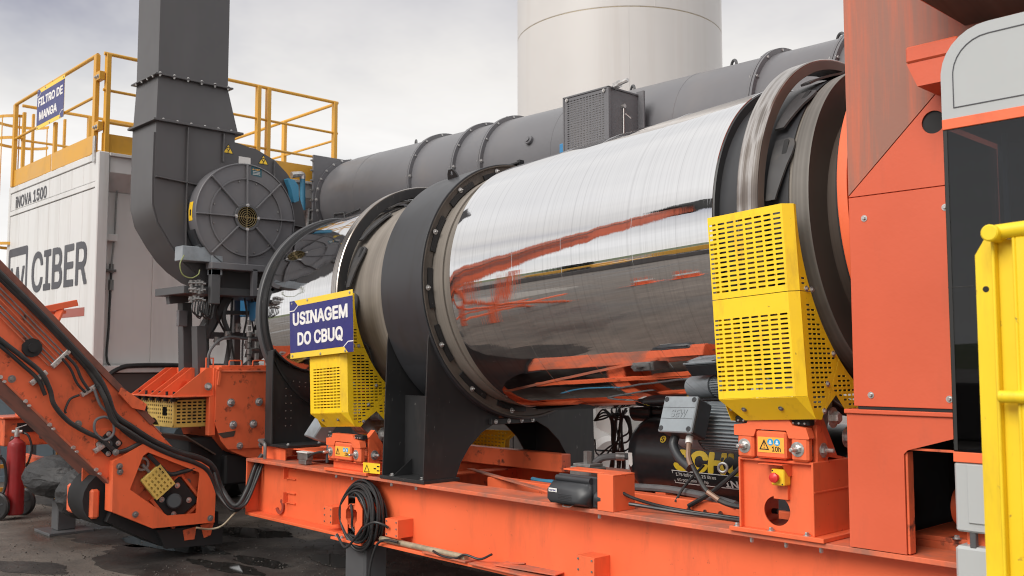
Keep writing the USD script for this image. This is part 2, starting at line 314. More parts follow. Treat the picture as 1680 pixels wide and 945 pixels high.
# window glass: dark cabin glazing
M['cabinside'] = mat('cabin_interior', (.075, .08, .095), .6, var=.15, vs=2)
M['glass'] = usdkit.material(stage, '/World/Looks/tinted_glass', {
    'f': ('fresnel', {'IOR': 1.5}), 't': ('transparent_bsdf', {'color': (.34, .37, .42)}), 'gl': ('glossy_bsdf', {'color': (1, 1, 1), 'roughness': .01}),
    'm': ('mix_closure', {})}, [('f.fac', 'm.fac'), ('t.BSDF', 'm.closure1'), ('gl.BSDF', 'm.closure2')], surface='m.closure')

# ground: dark damp concrete with dry patches and grit
M['ground'] = usdkit.material(stage, '/World/Looks/yard_ground', {
    'g': ('geometry', {}),
    'n1': ('noise_texture', {'scale': .35, 'detail': 8, 'roughness': .6}), 'n2': ('noise_texture', {'scale': 3.0, 'detail': 8, 'roughness': .7}),
    'n3': ('noise_texture', {'scale': 45, 'detail': 4, 'roughness': .7}),
    'c1': ('rgb_ramp', {'ramp': [(.34, (.055, .046, .039)), (.46, (.095, .080, .068)), (.56, (.135, .115, .099)), (.72, (.17, .147, .128))]}),
    'c2': ('rgb_ramp', {'ramp': [(.3, (.62, .62, .62)), (.7, (1.25, 1.22, 1.2))]}),
    'c3': ('rgb_ramp', {'ramp': [(.35, (.75, .75, .75)), (.65, (1.15, 1.15, 1.15))]}),
    'm1': ('mix_color', {'blend_type': 'multiply', 'fac': 1.0}), 'm2': ('mix_color', {'blend_type': 'multiply', 'fac': 1.0}),
    'ro': ('map_range', {'from_min': .38, 'from_max': .52, 'to_min': .22, 'to_max': .85, 'clamp': True}),
    'hh': ('math', {'math_type': 'multiply_add', 'value2': .5}),
    'bp': ('bump', {'strength': .7, 'distance': .012}), 'p': ('principled_bsdf', {})},
    [('g.position', 'n1.vector'), ('g.position', 'n2.vector'), ('g.position', 'n3.vector'), ('n1.fac', 'c1.fac'), ('n2.fac', 'c2.fac'), ('n3.fac', 'c3.fac'),
     ('c1.color', 'm1.a'), ('c2.color', 'm1.b'), ('m1.result', 'm2.a'), ('c3.color', 'm2.b'), ('m2.result', 'p.base_color'), ('n1.fac', 'ro.value'), ('ro.result', 'p.roughness'),
     ('n3.fac', 'hh.value1'), ('n2.fac', 'hh.value3'), ('hh.value', 'bp.height'), ('bp.normal', 'p.normal')], surface='p.BSDF')
M['water'] = usdkit.material(stage, '/World/Looks/puddle_water', {'p': ('principled_bsdf', {'base_color': (.014, .013, .012), 'roughness': .03, 'ior': 1.33})}, [], surface='p.BSDF')
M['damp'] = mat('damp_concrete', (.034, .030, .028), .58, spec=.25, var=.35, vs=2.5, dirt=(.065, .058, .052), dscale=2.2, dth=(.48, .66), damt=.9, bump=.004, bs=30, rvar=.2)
M['grit'] = mat('grit_stone', (.075, .067, .06), .8, var=.4, vs=30)
M['apron'] = mat('pale_concrete', (.21, .19, .17), .8, var=.15, vs=.5)

# ================================================================== SETTING
g = 900.0
single('ground', mk([(-g, -g, 0), (g, -g, 0), (g, g, 0), (-g, g, 0)], [(0, 1, 2), (0, 2, 3)]), M['ground'],
       'dark damp concrete yard under and around the asphalt plant', 'ground', kind='structure')
def blob(cx, cy, rx, ry, seed, n=40, ang=0.):
    q = []
    for i in range(n):
        a = 2*PI*i/n; k = .35 + 1.25*float(meshkit.fbm(A(math.cos(a)*2.2+seed, math.sin(a)*2.2, seed*.7), 6))
        x, y = rx*k*math.cos(a), ry*k*math.sin(a); q.append((cx+x*math.cos(ang)-y*math.sin(ang), cy+x*math.sin(ang)+y*math.cos(ang)))
    return Polygon(q).buffer(0)
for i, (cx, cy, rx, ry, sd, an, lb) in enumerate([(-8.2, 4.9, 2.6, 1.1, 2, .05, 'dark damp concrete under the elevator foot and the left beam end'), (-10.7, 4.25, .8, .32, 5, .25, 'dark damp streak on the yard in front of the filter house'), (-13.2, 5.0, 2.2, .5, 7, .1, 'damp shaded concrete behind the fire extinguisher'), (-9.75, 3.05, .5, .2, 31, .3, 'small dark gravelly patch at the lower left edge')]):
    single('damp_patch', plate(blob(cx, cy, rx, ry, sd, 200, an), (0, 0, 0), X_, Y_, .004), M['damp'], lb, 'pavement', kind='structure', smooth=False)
for i, (cx, cy, rx, ry, sd, an, lb) in enumerate([(-8.5, 4.72, .42, .13, 1, .1, 'small puddle on the yard below the orange beam end'), (-9.95, 4.5, .75, .20, 4, .2, 'long shallow puddle left of the elevator foot'), (-7.9, 5.3, .6, .2, 9, .0, 'puddle under the orange beam near the support leg'), (-10.0, 5.4, .6, .25, 12, .3, 'puddle in the shade behind the elevator foot'), (-8.55, 4.35, .5, .12, 17, .2, 'thin puddle at the bottom edge left of the support leg')]):
    single('puddle', plate(blob(cx, cy, rx, ry, sd, 160, an), (0, 0, .004), X_, Y_, .004), M['water'], lb, 'puddle', kind='structure', smooth=False)
single('apron', plate(blob(-14.5, -3.2, 3.5, 1.0, 21, 120, .3), (0, 0, 0), X_, Y_, .006), M['apron'], 'pale dry concrete apron across the yard', 'pavement', kind='structure', smooth=False)
def hills():
    xs = np.linspace(-700, 500, 140); v = []; f = []
    for i, x in enumerate(xs):
        h = 5 + 9*float(meshkit.fbm(A(x*.008, 3.3, 0), 5))
        for j in range(7):
            t = j/6; y = -260 - 140*t + 8*float(meshkit.noise(A(x*.02, j, 1))); v.append((x, y, -.5 + h*math.sin(t*PI/2) + (.8*float(meshkit.noise(A(x*.11, j*1.7, 4))) if j else 0)))
    for i in range(len(xs)-1):
        for j in range(6):
            a = i*7+j; f += [(a, a+7, a+8), (a, a+8, a+1)]
    return mk(v, f)
single('hills', hills(), M['grass'], 'low green hills on the far side of the yard', 'hills', kind='structure')
def hills2():
    m = hills(); v = m.vertices.copy(); m.vertices = np.stack([v[:, 1]*1.2-60, v[:, 0], v[:, 2]], 1); return m
single('hills', hills2(), M['grass'], 'green hills far to the left of the plant', 'hills', kind='structure')

# ================================================================== TRAILER CHASSIS
tr = thing('trailer_chassis', 'long orange steel chassis beam frame carrying the drum', 'chassis', (-5, 5.8, 0))
XL, XR = -8.98, -.6
for y0, sg in ((4.807, 1), (6.82, -1)):
    a, b = sorted((y0, y0+sg*.30)); w0, w1 = sorted((y0+sg*.145, y0+sg*.16))
    part(tr, 'beam_web', B(XL, XR, w0, w1, .412, .913, .001), M['orange'])
    part(tr, 'top_flange', B(XL, XR, a, b, .912, .940, .003), M['orange_top'])
    part(tr, 'bottom_flange', B(XL, XR, a, b, .386, .412, .003), M['orange'])
for x in (-8.9, -7.0, -5.2, -3.5, -1.5):
    part(tr, 'cross_member', [B(x-.08, x+.08, 4.967, 6.66, .86, .875, .002), B(x-.006, x+.006, 4.967, 6.66, .50, .86, .001), B(x-.08, x+.08, 4.967, 6.66, .49, .50, .002)], M['orange_dirty'])
part(tr, 'end_plate', B(XL-.02, XL, 4.82, 6.80, .41, .93, .003), M['orange_dirty'])
part(tr, 'inner_beam', B(-4.75, -2.9, 5.36, 5.46, .90, .985, .006), M['orange'])
part(tr, 'inner_beam', B(-6.05, -4.45, 5.42, 5.52, .86, .955, .006), M['orange_dirty'])
part(tr, 'inner_beam', B(-8.93, -7.5, 5.30, 5.42, .945, 1.07, .006), M['orange_dirty'])
part(tr, 'diagonal_brace', bar((-6.5, 5.62, .97), (-4.72, 5.02, .955), .06, .012), M['orange_top'])
part(tr, 'end_box', [plate([(0, 0), (.36, 0), (.36, .105), (.03, .125), (0, .11)], (-8.86, 4.98, .941), X_, Z_, .01), B(-8.98, -8.86, 4.98, 5.0, .941, 1.05), B(-8.98, -7.9, 5.0, 5.3, 1.05, 1.062, .002)], M['orange'])
part(tr, 'cross_box', B(-8.7, -8.5, 5.42, 6.4, .945, 1.07, .006), M['orange_dirty'])
part(tr, 'far_box', B(-7.6, -5.9, 6.15, 6.27, .945, 1.10, .006), M['orange_dirty'])
for x in (-8.42,):
    for z in (.775, .545):
        part(tr, 'clip_bracket', [B(x, x+.012, 4.90, 4.951, z, z+.105, .002), B(x+.012, x+.16, 4.935, 4.951, z, z+.012, .002), B(x+.012, x+.16, 4.935, 4.951, z+.093, z+.105, .002)], M['orange'])
def box_bracket(x0, x1, z0, z1):
    p = part(tr, 'cable_box', [B(x0, x1, 4.795, 4.80, z0, z1, .001), B(x0, x0+.006, 4.80, 4.951, z0, z1, .001), B(x1-.006, x1, 4.80, 4.951, z0, z1, .001), B(x0+.006, x1-.006, 4.80, 4.951, z0, z0+.006, .001), B(x0+.006, x1-.006, 4.80, 4.951, z1-.006, z1, .001)], M['orange'])
    for x in (x0+.02, x1-.02):
        for k in range(3):
            part(p, 'bolt', cyl((x, 4.795, z0+.02+k*(z1-z0-.04)/2), (x, 4.79, z0+.02+k*(z1-z0-.04)/2), .007, n=8), M['steeldark'])
box_bracket(-7.53, -7.39, .475, .625); box_bracket(-6.60, -6.43, .48, .625); box_bracket(-4.47, -4.31, .45, .63)
for x in (-6.58, -6.25, -7.40, -7.15, -6.98, -3.15, -2.93, -2.72, -1.9, -4.3):
    part(tr, 'bolt', [bolt((x, 4.84, .912), (0, 0, -1), .012, .028)], M['steel'])
leg = part(tr, 'support_leg', [B(-7.24, -6.94, 4.83, 5.07, 0.02, .36, .02)], M['greyframe'])
part(leg, 'cap_plate', B(-7.36, -6.90, 4.76, 5.10, .362, .384, .003), M['orange'])
part(leg, 'foot_plate', B(-7.34, -6.84, 4.75, 5.15, .0, .02, .003), M['greyframe'])
for x in (-7.3, -7.22, -6.96): part(leg, 'bolt', bolt((x, 4.785, .384), Z_, .012, .018), M['steel'])
part(tr, 'tow_hook', lathe([(0, .045), (0, .075), (.014, .075), (.014, .045)], (-8.53, 4.93, .50), Y_, 24, .3, 4.4, ref=Z_, closed=True), M['stickred'])

# loose plates, pipe and cables lying on the lower flange
single('steel_plate', [B(-6.1, -5.58, 4.78, 5.0, .415, .427, .002), B(-5.96, -5.84, 4.86, 4.93, .427, .432, .001)], M['orange_top'], 'loose orange plate, left one lying on the lower beam flange', 'steel plate')
sp2 = [B(-5.53, -4.72, 4.77, 5.0, .415, .427, .002), frame(B(0, .58, 0, .13, 0, .008, .002), (-5.30, 4.82, .432), unit(A(1, .06, .02)), unit(A(-.06, 1, .05))), frame(B(0, .12, 0, .1, 0, .008, .002), (-5.22, 4.90, .445), unit(A(1, .3, .1)), Y_)]
single('steel_plate', sp2, M['orange_top'], 'stack of loose orange plates, right one on the lower beam flange', 'steel plate')
single('steel_pipe', cyl((-6.72, 4.84, .437), (-5.62, 4.83, .442), .024, n=14), M['steelbar'], 'short rusty pipe lying along the lower beam flange', 'pipe')
single('cable', tube([(-5.98, 4.80, .445), (-5.85, 4.78, .43), (-5.7, 4.79, .432), (-5.6, 4.80, .47), (-5.48, 4.84, .45), (-5.36, 4.85, .50)], .009), M['cable'], 'frayed black cable end beside the rusty pipe', 'cable')

# ================================================================== DRYER DRUM
dr = thing('dryer_drum', 'huge rotating dryer drum with polished mirror steel shell', 'drum', dp(-5.7, 0, -1.1))
part(dr, 'core', dl([(-8.74, 0), (-8.74, .985), (-7.2, .985), (-6.86, .985), (-6.86, 1.0), (-5.9, 1.0), (-5.9, .985), (-3.4, .985), (-2.9, .985), (-2.9, .99), (-2.84, .99), (-2.84, .6)]), M['tan'])
sh = part(dr, 'mirror_shell', dl([(-5.80, .99), (-5.836, 1.0), (-5.838, 1.047), (-5.834, 1.05)] + [(-5.836+i*.0623, 1.05) for i in range(1, 40)] + [(-3.346, 1.05), (-3.344, 1.047), (-3.346, 1.04), (-3.40, 1.035)], 192), M['mirror'], smooth=40)
for s in (-5.12, -4.62, -3.98): part(sh, 'weld_seam', dl([(s-.004, 1.0495), (s-.002, 1.0512), (s+.002, 1.0512), (s+.004, 1.0495)], 160), M['mirror'])
part(dr, 'shell_rim', dl([(-3.35, 1.038), (-3.345, 1.045), (-3.335, 1.04), (-3.335, .985)]), M['black'])
part(dr, 'neck', dl([(-3.336, .99), (-3.12, 1.0), (-2.86, 1.0)]), M['bandgrey'])
part(dr, 'rear_mirror_shell', dl([(-8.74, 1.04), (-8.75, 1.047), (-8.745, 1.05)] + [(-8.75+i*.065, 1.05) for i in range(1, 20)] + [(-7.46, 1.05), (-7.455, 1.045), (-7.455, .98)], 192), M['mirror'], smooth=40)
for a, b, r, nm in ((-3.111, -2.972, 1.1437, 'tyre'), (-7.423, -7.319, 1.1437, 'tyre')):
    t = part(dr, nm, dl([(a, r-.03), (a, r-.006), (a+.008, r), (b-.008, r), (b, r-.006), (b, r-.012)], 192), M['tyre'])
    part(t, 'tyre_face', dl([(b, r-.0125), (b+.002, r-.02), (b+.002, r-.095 if b < -5 else r-.07), (b-.01, r-.10 if b < -5 else r-.075), (a, r-.10 if b < -5 else r-.075), (a, r-.031)], 160), M['black'] if b < -5 else M['tyreface'])
    n = 14
    for i in range(n):
        # strap that runs from under the tyre down onto the drum, with a slotted rounded end
        th = 2*PI*i/n + .1; pts = []; out = []
        prof = [(0, .06), (.05, .075), (.12, .095), (.20, .115), (.27, .135), (.33, .14), (.375, .125), (.395, .09)]
        top, bot = [], []
        for k, (dth, wd) in enumerate(prof):
            q = dth/.395; rad = 1.05*(1-q) + 1.012*q; a_ = th + dth
            for s_, lst in ((b-.005, top), (b-.005+wd, bot)):
                lst.append((s_, rad, a_))
        V, F = [], []
        for lst in (top, bot):
            for off in (0, -.014):
                for (s_, rad, a_) in lst: V.append(dp(s_, -(rad+off)*math.cos(a_), (rad+off)*math.sin(a_)))
        m = len(prof)
        for j in range(m-1):
            F += [(j, j+1, 2*m+j+1), (j, 2*m+j+1, 2*m+j), (m+j, 3*m+j+1, m+j+1), (m+j, 3*m+j, 3*m+j+1), (j, m+j, m+j+1), (j, m+j+1, j+1), (2*m+j, 2*m+j+1, 3*m+j+1), (2*m+j, 3*m+j+1, 3*m+j)]
        for j in (0, m-1): F += [(j, 2*m+j, 3*m+j), (j, 3*m+j, m+j)]
        lg = part(dr, 'tyre_lug', mk(V, F), M['lug'])
        a_ = th + .325; e = dp(b+.078, -1.022*math.cos(a_), 1.022*math.sin(a_)); nr = DY*(-math.cos(a_)) + DW*math.sin(a_); tg = DY*math.sin(a_) + DW*math.cos(a_)
        part(lg, 'lug_slot', frame(plate(rr(-.055, -.016, .055, .016, .015), (0, 0, 0), X_, Y_, .004), e - nr*.004, tg, DA, nr*1.0), M['dark'])
part(dr, 'seal_band', dl([(-2.84, .98), (-2.84, 1.0), (-2.835, 1.004), (-2.735, 1.016), (-2.727, 1.014), (-2.727, 1.010)], 160), M['drumgrey'])
part(dr, 'seal_face', dl([(-2.727, 1.010), (-2.729, 1.0), (-2.735, .83), (-2.735, .80), (-2.60, .80)], 128), M['sealbrown'])
part(dr, 'dust_ring', dl([(-6.84, 1.0), (-6.84, 1.022), (-6.80, 1.022), (-6.80, 1.0)], 128), M['tan'])
part(dr, 'inner_ring', dl([(-6.02, 1.0), (-6.02, 1.016), (-5.97, 1.016), (-5.97, 1.0)], 128), M['tan'])

# burner end disc, fixed, orange
bd = thing('burner_end_disc', 'round orange end plate between drum mouth and orange column', 'end plate', dp(-2.5, 0, -1))
part(bd, 'disc', dl([(-2.56, .80), (-2.56, 1.005), (-2.552, 1.01), (-2.50, 1.01), (-2.50, .5)], 128), M['orange'])
part(bd, 'dark_cavity_ring', dl([(-2.60, .79), (-2.60, .95), (-2.562, .95), (-2.562, .79)], 96, closed=True), M['dark'])  # black ring standing in for the dark cavity at the drum mouth

# ------------------------------------------------------------------ black collar stand in the middle
cs = thing('collar_stand', 'tall black steel stand with ring collar round the middle of the drum', 'stand', (-6.4, 5.85, .94))
s0, s1, RC = -6.671, -6.116, 1.1176
cb = part(cs, 'collar_band', dl([(s0, RC-.03), (s0, RC), (s1-.004, RC), (s1, RC-.004), (s1, RC-.02)], 160), M['bandgrey'])
part(cs, 'collar_flange', dl([(s1-.002, RC-.02), (s1+.012, RC-.012), (s1+.012, RC-.022), (s1-.004, RC-.03), (s1-.004, 1.012), (s1-.012, 1.004), (s1-.2, 1.004)], 160), M['annulus'])
part(cs, 'collar_rear', dl([(s0, RC-.03), (s0, 1.004)], 96), M['bandgrey'])
for i in range(14):
    a0 = 2*PI*i/14 + .10
    sg = part(cs, 'seal_segment', lathe([(s1-.002, 1.008), (s1+.012, 1.010), (s1+.012, 1.052), (s1-.002, 1.054)], DC, DA, 12, a0, a0+2*PI/14*.70, ref=DW, closed=True), M['black'])
    am = a0 + 2*PI/14*.35; u_ = DW*math.cos(am) + np.cross(DA, DW)*math.sin(am)
    part(sg, 'bolt', stud(DC + DA*(s1+.012) + u_*1.058, DA, .009, .03), M['steel'])
lug = part(cs, 'lifting_lug', plate(Polygon([(-.06, 0), (.06, 0), (.045, .05), (.02, .085), (-.02, .085), (-.045, .05)]).difference(Point(0, .05).buffer(.018)), dp(-6.40, -.505, .992), DA*.94+DY*.2, unit(A(0, -.42, .9)), .018), M['black'])
def legside(ym, sgn):
    """the two leg plates, web and foot on one side; ym maps the near side's y to this side"""
    Y = lambda y: ym(y)
    c = dp(s1, 0, 0); arc = [(c[1]-1.09*math.cos(t), c[2]+1.09*math.sin(t)) for t in np.linspace(-.33, -1.32, 14)]
    near = [(4.807, .966), (5.14, .966), (5.19, 1.08), (5.28, 1.2), (5.42, 1.315), (5.60, 1.40)] + arc[::-1] + [(4.845, 2.05)]
    poly = Polygon([(Y(y), z) for y, z in near]).buffer(0)
    lg = part(cs, 'leg', [px(poly, -6.128, .012), px(poly, -6.671, .012)], M['black'])
    w = sorted((Y(5.03), Y(5.042)))
    part(lg, 'leg_web', B(-6.659, -6.128, w[0], w[1], .966, 1.62, .001), M['black'])
    y = sorted((Y(4.807), Y(5.16)))
    fp = part(lg, 'foot_plate', B(-6.69, -6.10, y[0]-.01, y[1]+.01, .941, .966, .002), M['black'])
    for x in (-6.60, -6.20):
        part(fp, 'bolt', bolt((x, Y(4.86), .966), Z_, .014, .016), M['steel'])
        part(lg, 'gusset', px([(Y(4.83), .967), (Y(5.02), .967), (Y(5.02), 1.10)] if True else None, x+(.052 if x < -6.4 else -.002), .006), M['black'])
legside(lambda y: y, 1); legside(lambda y: 11.627-y, -1)
part(cs, 'clamp_bar', [B(-6.135, -6.085, 5.50, 6.02, 1.375, 1.425, .004)], M['black'])
for y in (5.55, 5.7, 5.85, 5.98): part(cs, 'bolt', bolt((-6.085, y, 1.40), X_, .012, .014), M['steel'])
part(cs, 'clamp_plate', [frame(B(-.13, .05, 0, .02, -.03, .03), dp(s1, -.02, RC+.0), DA, DW), frame(B(-.02, .02, 0, .07, -.03, .03), dp(s1+.03, -.0, RC-.03), DA, DW)], M['black'])

# ------------------------------------------------------------------ rear end stand
es = thing('rear_drum_stand', 'black flange ring on legs at the far left drum end', 'stand', (-8.85, 5.9, 1.07))
part(es, 'flange_ring', dl([(-8.90, .90), (-8.90, 1.095), (-8.845, 1.095), (-8.835, 1.088), (-8.835, 1.0)], 128), M['greyframe'])
part(es, 'seal_strip', dl([(-8.834, 1.03), (-8.834, 1.072), (-8.765, 1.068), (-8.760, 1.0)], 128), M['black'])
for sg in (1, -1):
    yy_ = lambda y: y if sg == 1 else 11.83-y
    c = dp(-8.85, 0, 0); arc = [(c[1]-1.058*math.cos(t), c[2]-.005+1.058*math.sin(t)) for t in np.linspace(-.25, -1.3, 16)]
    pl = Polygon([(yy_(y), z) for y, z in [(4.95, 1.09), (5.62, 1.09), (5.64, 1.3)] + arc[::-1] + [(4.93, 2.0)]]).buffer(0)
    lg = part(es, 'leg', [px(pl, -8.80, .05)], M['black'])
    part(lg, 'leg_edge', B(-8.83, -8.70, *sorted((yy_(4.945), yy_(4.925))), 1.09, 2.02, .003), M['black'])
    part(lg, 'foot_plate', B(-8.93, -8.4, *sorted((yy_(4.93), yy_(5.7))), 1.066, 1.09, .003), M['black'])
    if sg == 1:
        for k in range(6):
            for y in (5.07, 5.13): part(lg, 'bolt', cyl((-8.752, y+.04, 1.26+k*.075), (-8.744, y+.04, 1.26+k*.075), .006, n=8), M['steel'])
        for y in (5.0, 5.35, 5.6): part(lg, 'bolt', bolt((-8.5, y, 1.09), Z_, .012, .014), M['steel'])

# ------------------------------------------------------------------ yellow perforated guards over the rollers
def guard(s0, s1, label, side=1, R=1.135, top=-.545):
    g_ = thing('roller_guard', label, 'guard', dp((s0+s1)/2, -1.1*side, -1.1), group=None)
    U, Vv = DA, DW; yo = -1.2*side; W = s1-s0; ch = .045
    P = lambda s, y, w: dp(s, y*side, w)
    def fr(poly, t=-.003): return frame(plate(poly, (0, 0, 0), X_, Y_, t), dp(s0, yo, 0), U, Vv, DY*(-side))
    up_ = slotted(rect(0, -.437, W-ch, .04), .0, W-ch-.006, -.41, .005, .0575, .0285, .047, .0112, .004)
    lo = slotted(rect(0, -1.0, W-ch, -.441), .0, W-ch-.006, -.965, top, .0575, .0255, .047, .0104, .004)
    part(g_, 'upper_front_panel', fr(up_), M['yellow']); part(g_, 'lower_front_panel', fr(lo), M['yellow'])
    # chamfered edge and end plates
    def quad(a, b, c, d, th=.003):
        n = unit(np.cross(b-a, d-a)); a, b, c, d = map(np.asarray, (a, b, c, d))
        v = [a, b, c, d, a-n*th, b-n*th, c-n*th, d-n*th]
        return mk(v, [(0, 1, 2), (0, 2, 3), (6, 5, 4), (7, 6, 4), (0, 4, 5), (0, 5, 1), (1, 5, 6), (1, 6, 2), (2, 6, 7), (2, 7, 3), (3, 7, 4), (3, 4, 0)])
    for e, sg in ((s1, 1),):
        part(g_, 'edge_strip', [quad(P(e-ch, -1.2, -.437), P(e, -1.155, -.437), P(e, -1.155, .035), P(e-ch, -1.2, .04)), quad(P(e-ch, -1.2, -1.0), P(e, -1.155, -1.0), P(e, -1.155, -.441), P(e-ch, -1.2, -.441))], M['yellow'])
    arc = lambda w0, w1, n=12: [(-math.sqrt(R*R-w*w), w) for w in np.linspace(w0, w1, n)]
    upper = Polygon([(-1.155, -.437), (-1.155, .035)] + arc(.035, -.437))
    joint_a, joint_b = (-math.sqrt(R*R-.80**2), -.80), (-1.03, -1.13)
    lower = Polygon([(-1.155, -1.0), (-1.155, -.441)] + arc(-.441, -.80) + [joint_b, (-1.09, -1.125)])
    tail = Polygon([(joint_a[0]+.004, -.803)] + arc(-.81, -1.05, 8) + [(-.50, -1.16), (-.62, -1.24), (-.86, -1.0), (-.955, -1.06), (joint_b[0]+.02, -1.105)])
    for e in (s1, s0):
        for nm, pl, box_ in (('upper_side_panel', upper, (-1.14, -1.0, -.41, .0)), ('lower_side_panel', lower, (-1.15, -.75, -1.10, -.50)), ('tail_panel', tail, (-.98, -.5, -1.2, -.86))):
            sl = slotted(pl.buffer(0), box_[0], box_[1], box_[2], box_[3], .046, .0265, .036, .0105, .016)
            if side < 0: sl = affinity.scale(sl, -1, 1, origin=(0, 0))
            part(g_, nm, frame(plate(sl, (0, 0, 0), X_, Y_, -.003), dp(e, 0, 0), DY, DW, DA), M['yellow'])
        for (y, w) in ((-1.09, -.425), (-1.035, -.428), (-.86, -.775), (-.945, -.94), (-1.0, -1.085)):
            part(g_, 'bolt', bolt(P(e, y, w), DA if e == s1 else -DA, .010, .009), M['steel'])
    # sloping bottom tray
    part(g_, 'bottom_tray', [quad(P(s0+.0, -1.2, -1.004), P(s0+.09, -1.09, -1.125), P(s1-ch-.07, -1.09, -1.125), P(s1-ch, -1.2, -1.004)),
                             quad(P(s1-ch, -1.2, -1.004), P(s1-ch-.07, -1.09, -1.125), P(s1, -1.09, -1.125), P(s1, -1.155, -1.004))], M['yellow'])
    for s_ in (s0+.13, s1-.17): part(g_, 'bolt', bolt(P(s_, -1.15, -1.062), DY*(-side)*.74 - DW*.67, .009, .008), M['steeldark'])
    part(g_, 'top_plate', quad(P(s0, -1.2, .04), P(s1-ch, -1.2, .04), P(s1, -1.155, .037), P(s0, -1.155, .037)), M['yellow'])
    part(g_, 'roller', dl([(s0+.16, .02), (s0+.16, .20), (s1-.16, .20), (s1-.16, .02)], 40), M['steeldark']) if False else None
    return g_
guard(-3.27, -2.735, 'large yellow perforated guard over the right roller beside the orange column')
guard(-7.69, -7.145, 'yellow perforated guard behind the blue USINAGEM sign', R=1.07, top=-.60)
lg3 = thing('low_guard', 'low yellow perforated guard glimpsed under the drum between the black legs', 'guard', (-7.3, 6.62, .9))
pa3 = [(p[0], p[2]) for p in [(-7.986,6.600,1.201),(-6.950,6.600,1.229),(-7.098,6.600,1.131),(-7.107,6.600,1.024),(-7.640,6.600,0.951),(-7.983,6.600,0.915)]]
u0_, v0_ = min(p[0] for p in pa3), min(p[1] for p in pa3)
part(lg3, 'front_panel', py(slotted(Polygon(pa3), u0_, max(p[0] for p in pa3), v0_+.04, max(p[1] for p in pa3)-.01, .052, .032, .036, .014, .012), 6.6, .004), M['yellow'])
part(lg3, 'rear_panel', py(Polygon(pa3), 6.66, .004), M['yellow_old'])
part(lg3, 'support', B(u0_+.1, u0_+.2, 6.62, 6.78, .90, v0_+.1, .004), M['orange_dirty'])
def roller(s, side, label):
    c = dp(s, -1.02*side, -1.0) if False else dp(s, -.80*side, -1.045)
    r_ = thing('support_roller', label, 'roller', c)
    part(r_, 'wheel', lathe([(-.09, .03), (-.09, .155), (-.08, .16), (.08, .16), (.09, .155), (.09, .03)], c, DA, 48), M['tyre'])
    part(r_, 'axle', cyl(c-DA*.22, c+DA*.22, .04, n=20), M['steeldark'])
roller(-3.04, 1, 'steel support roller under the right drum tyre behind its guard')
roller(-7.37, 1, 'steel support roller under the left drum tyre behind its guard')

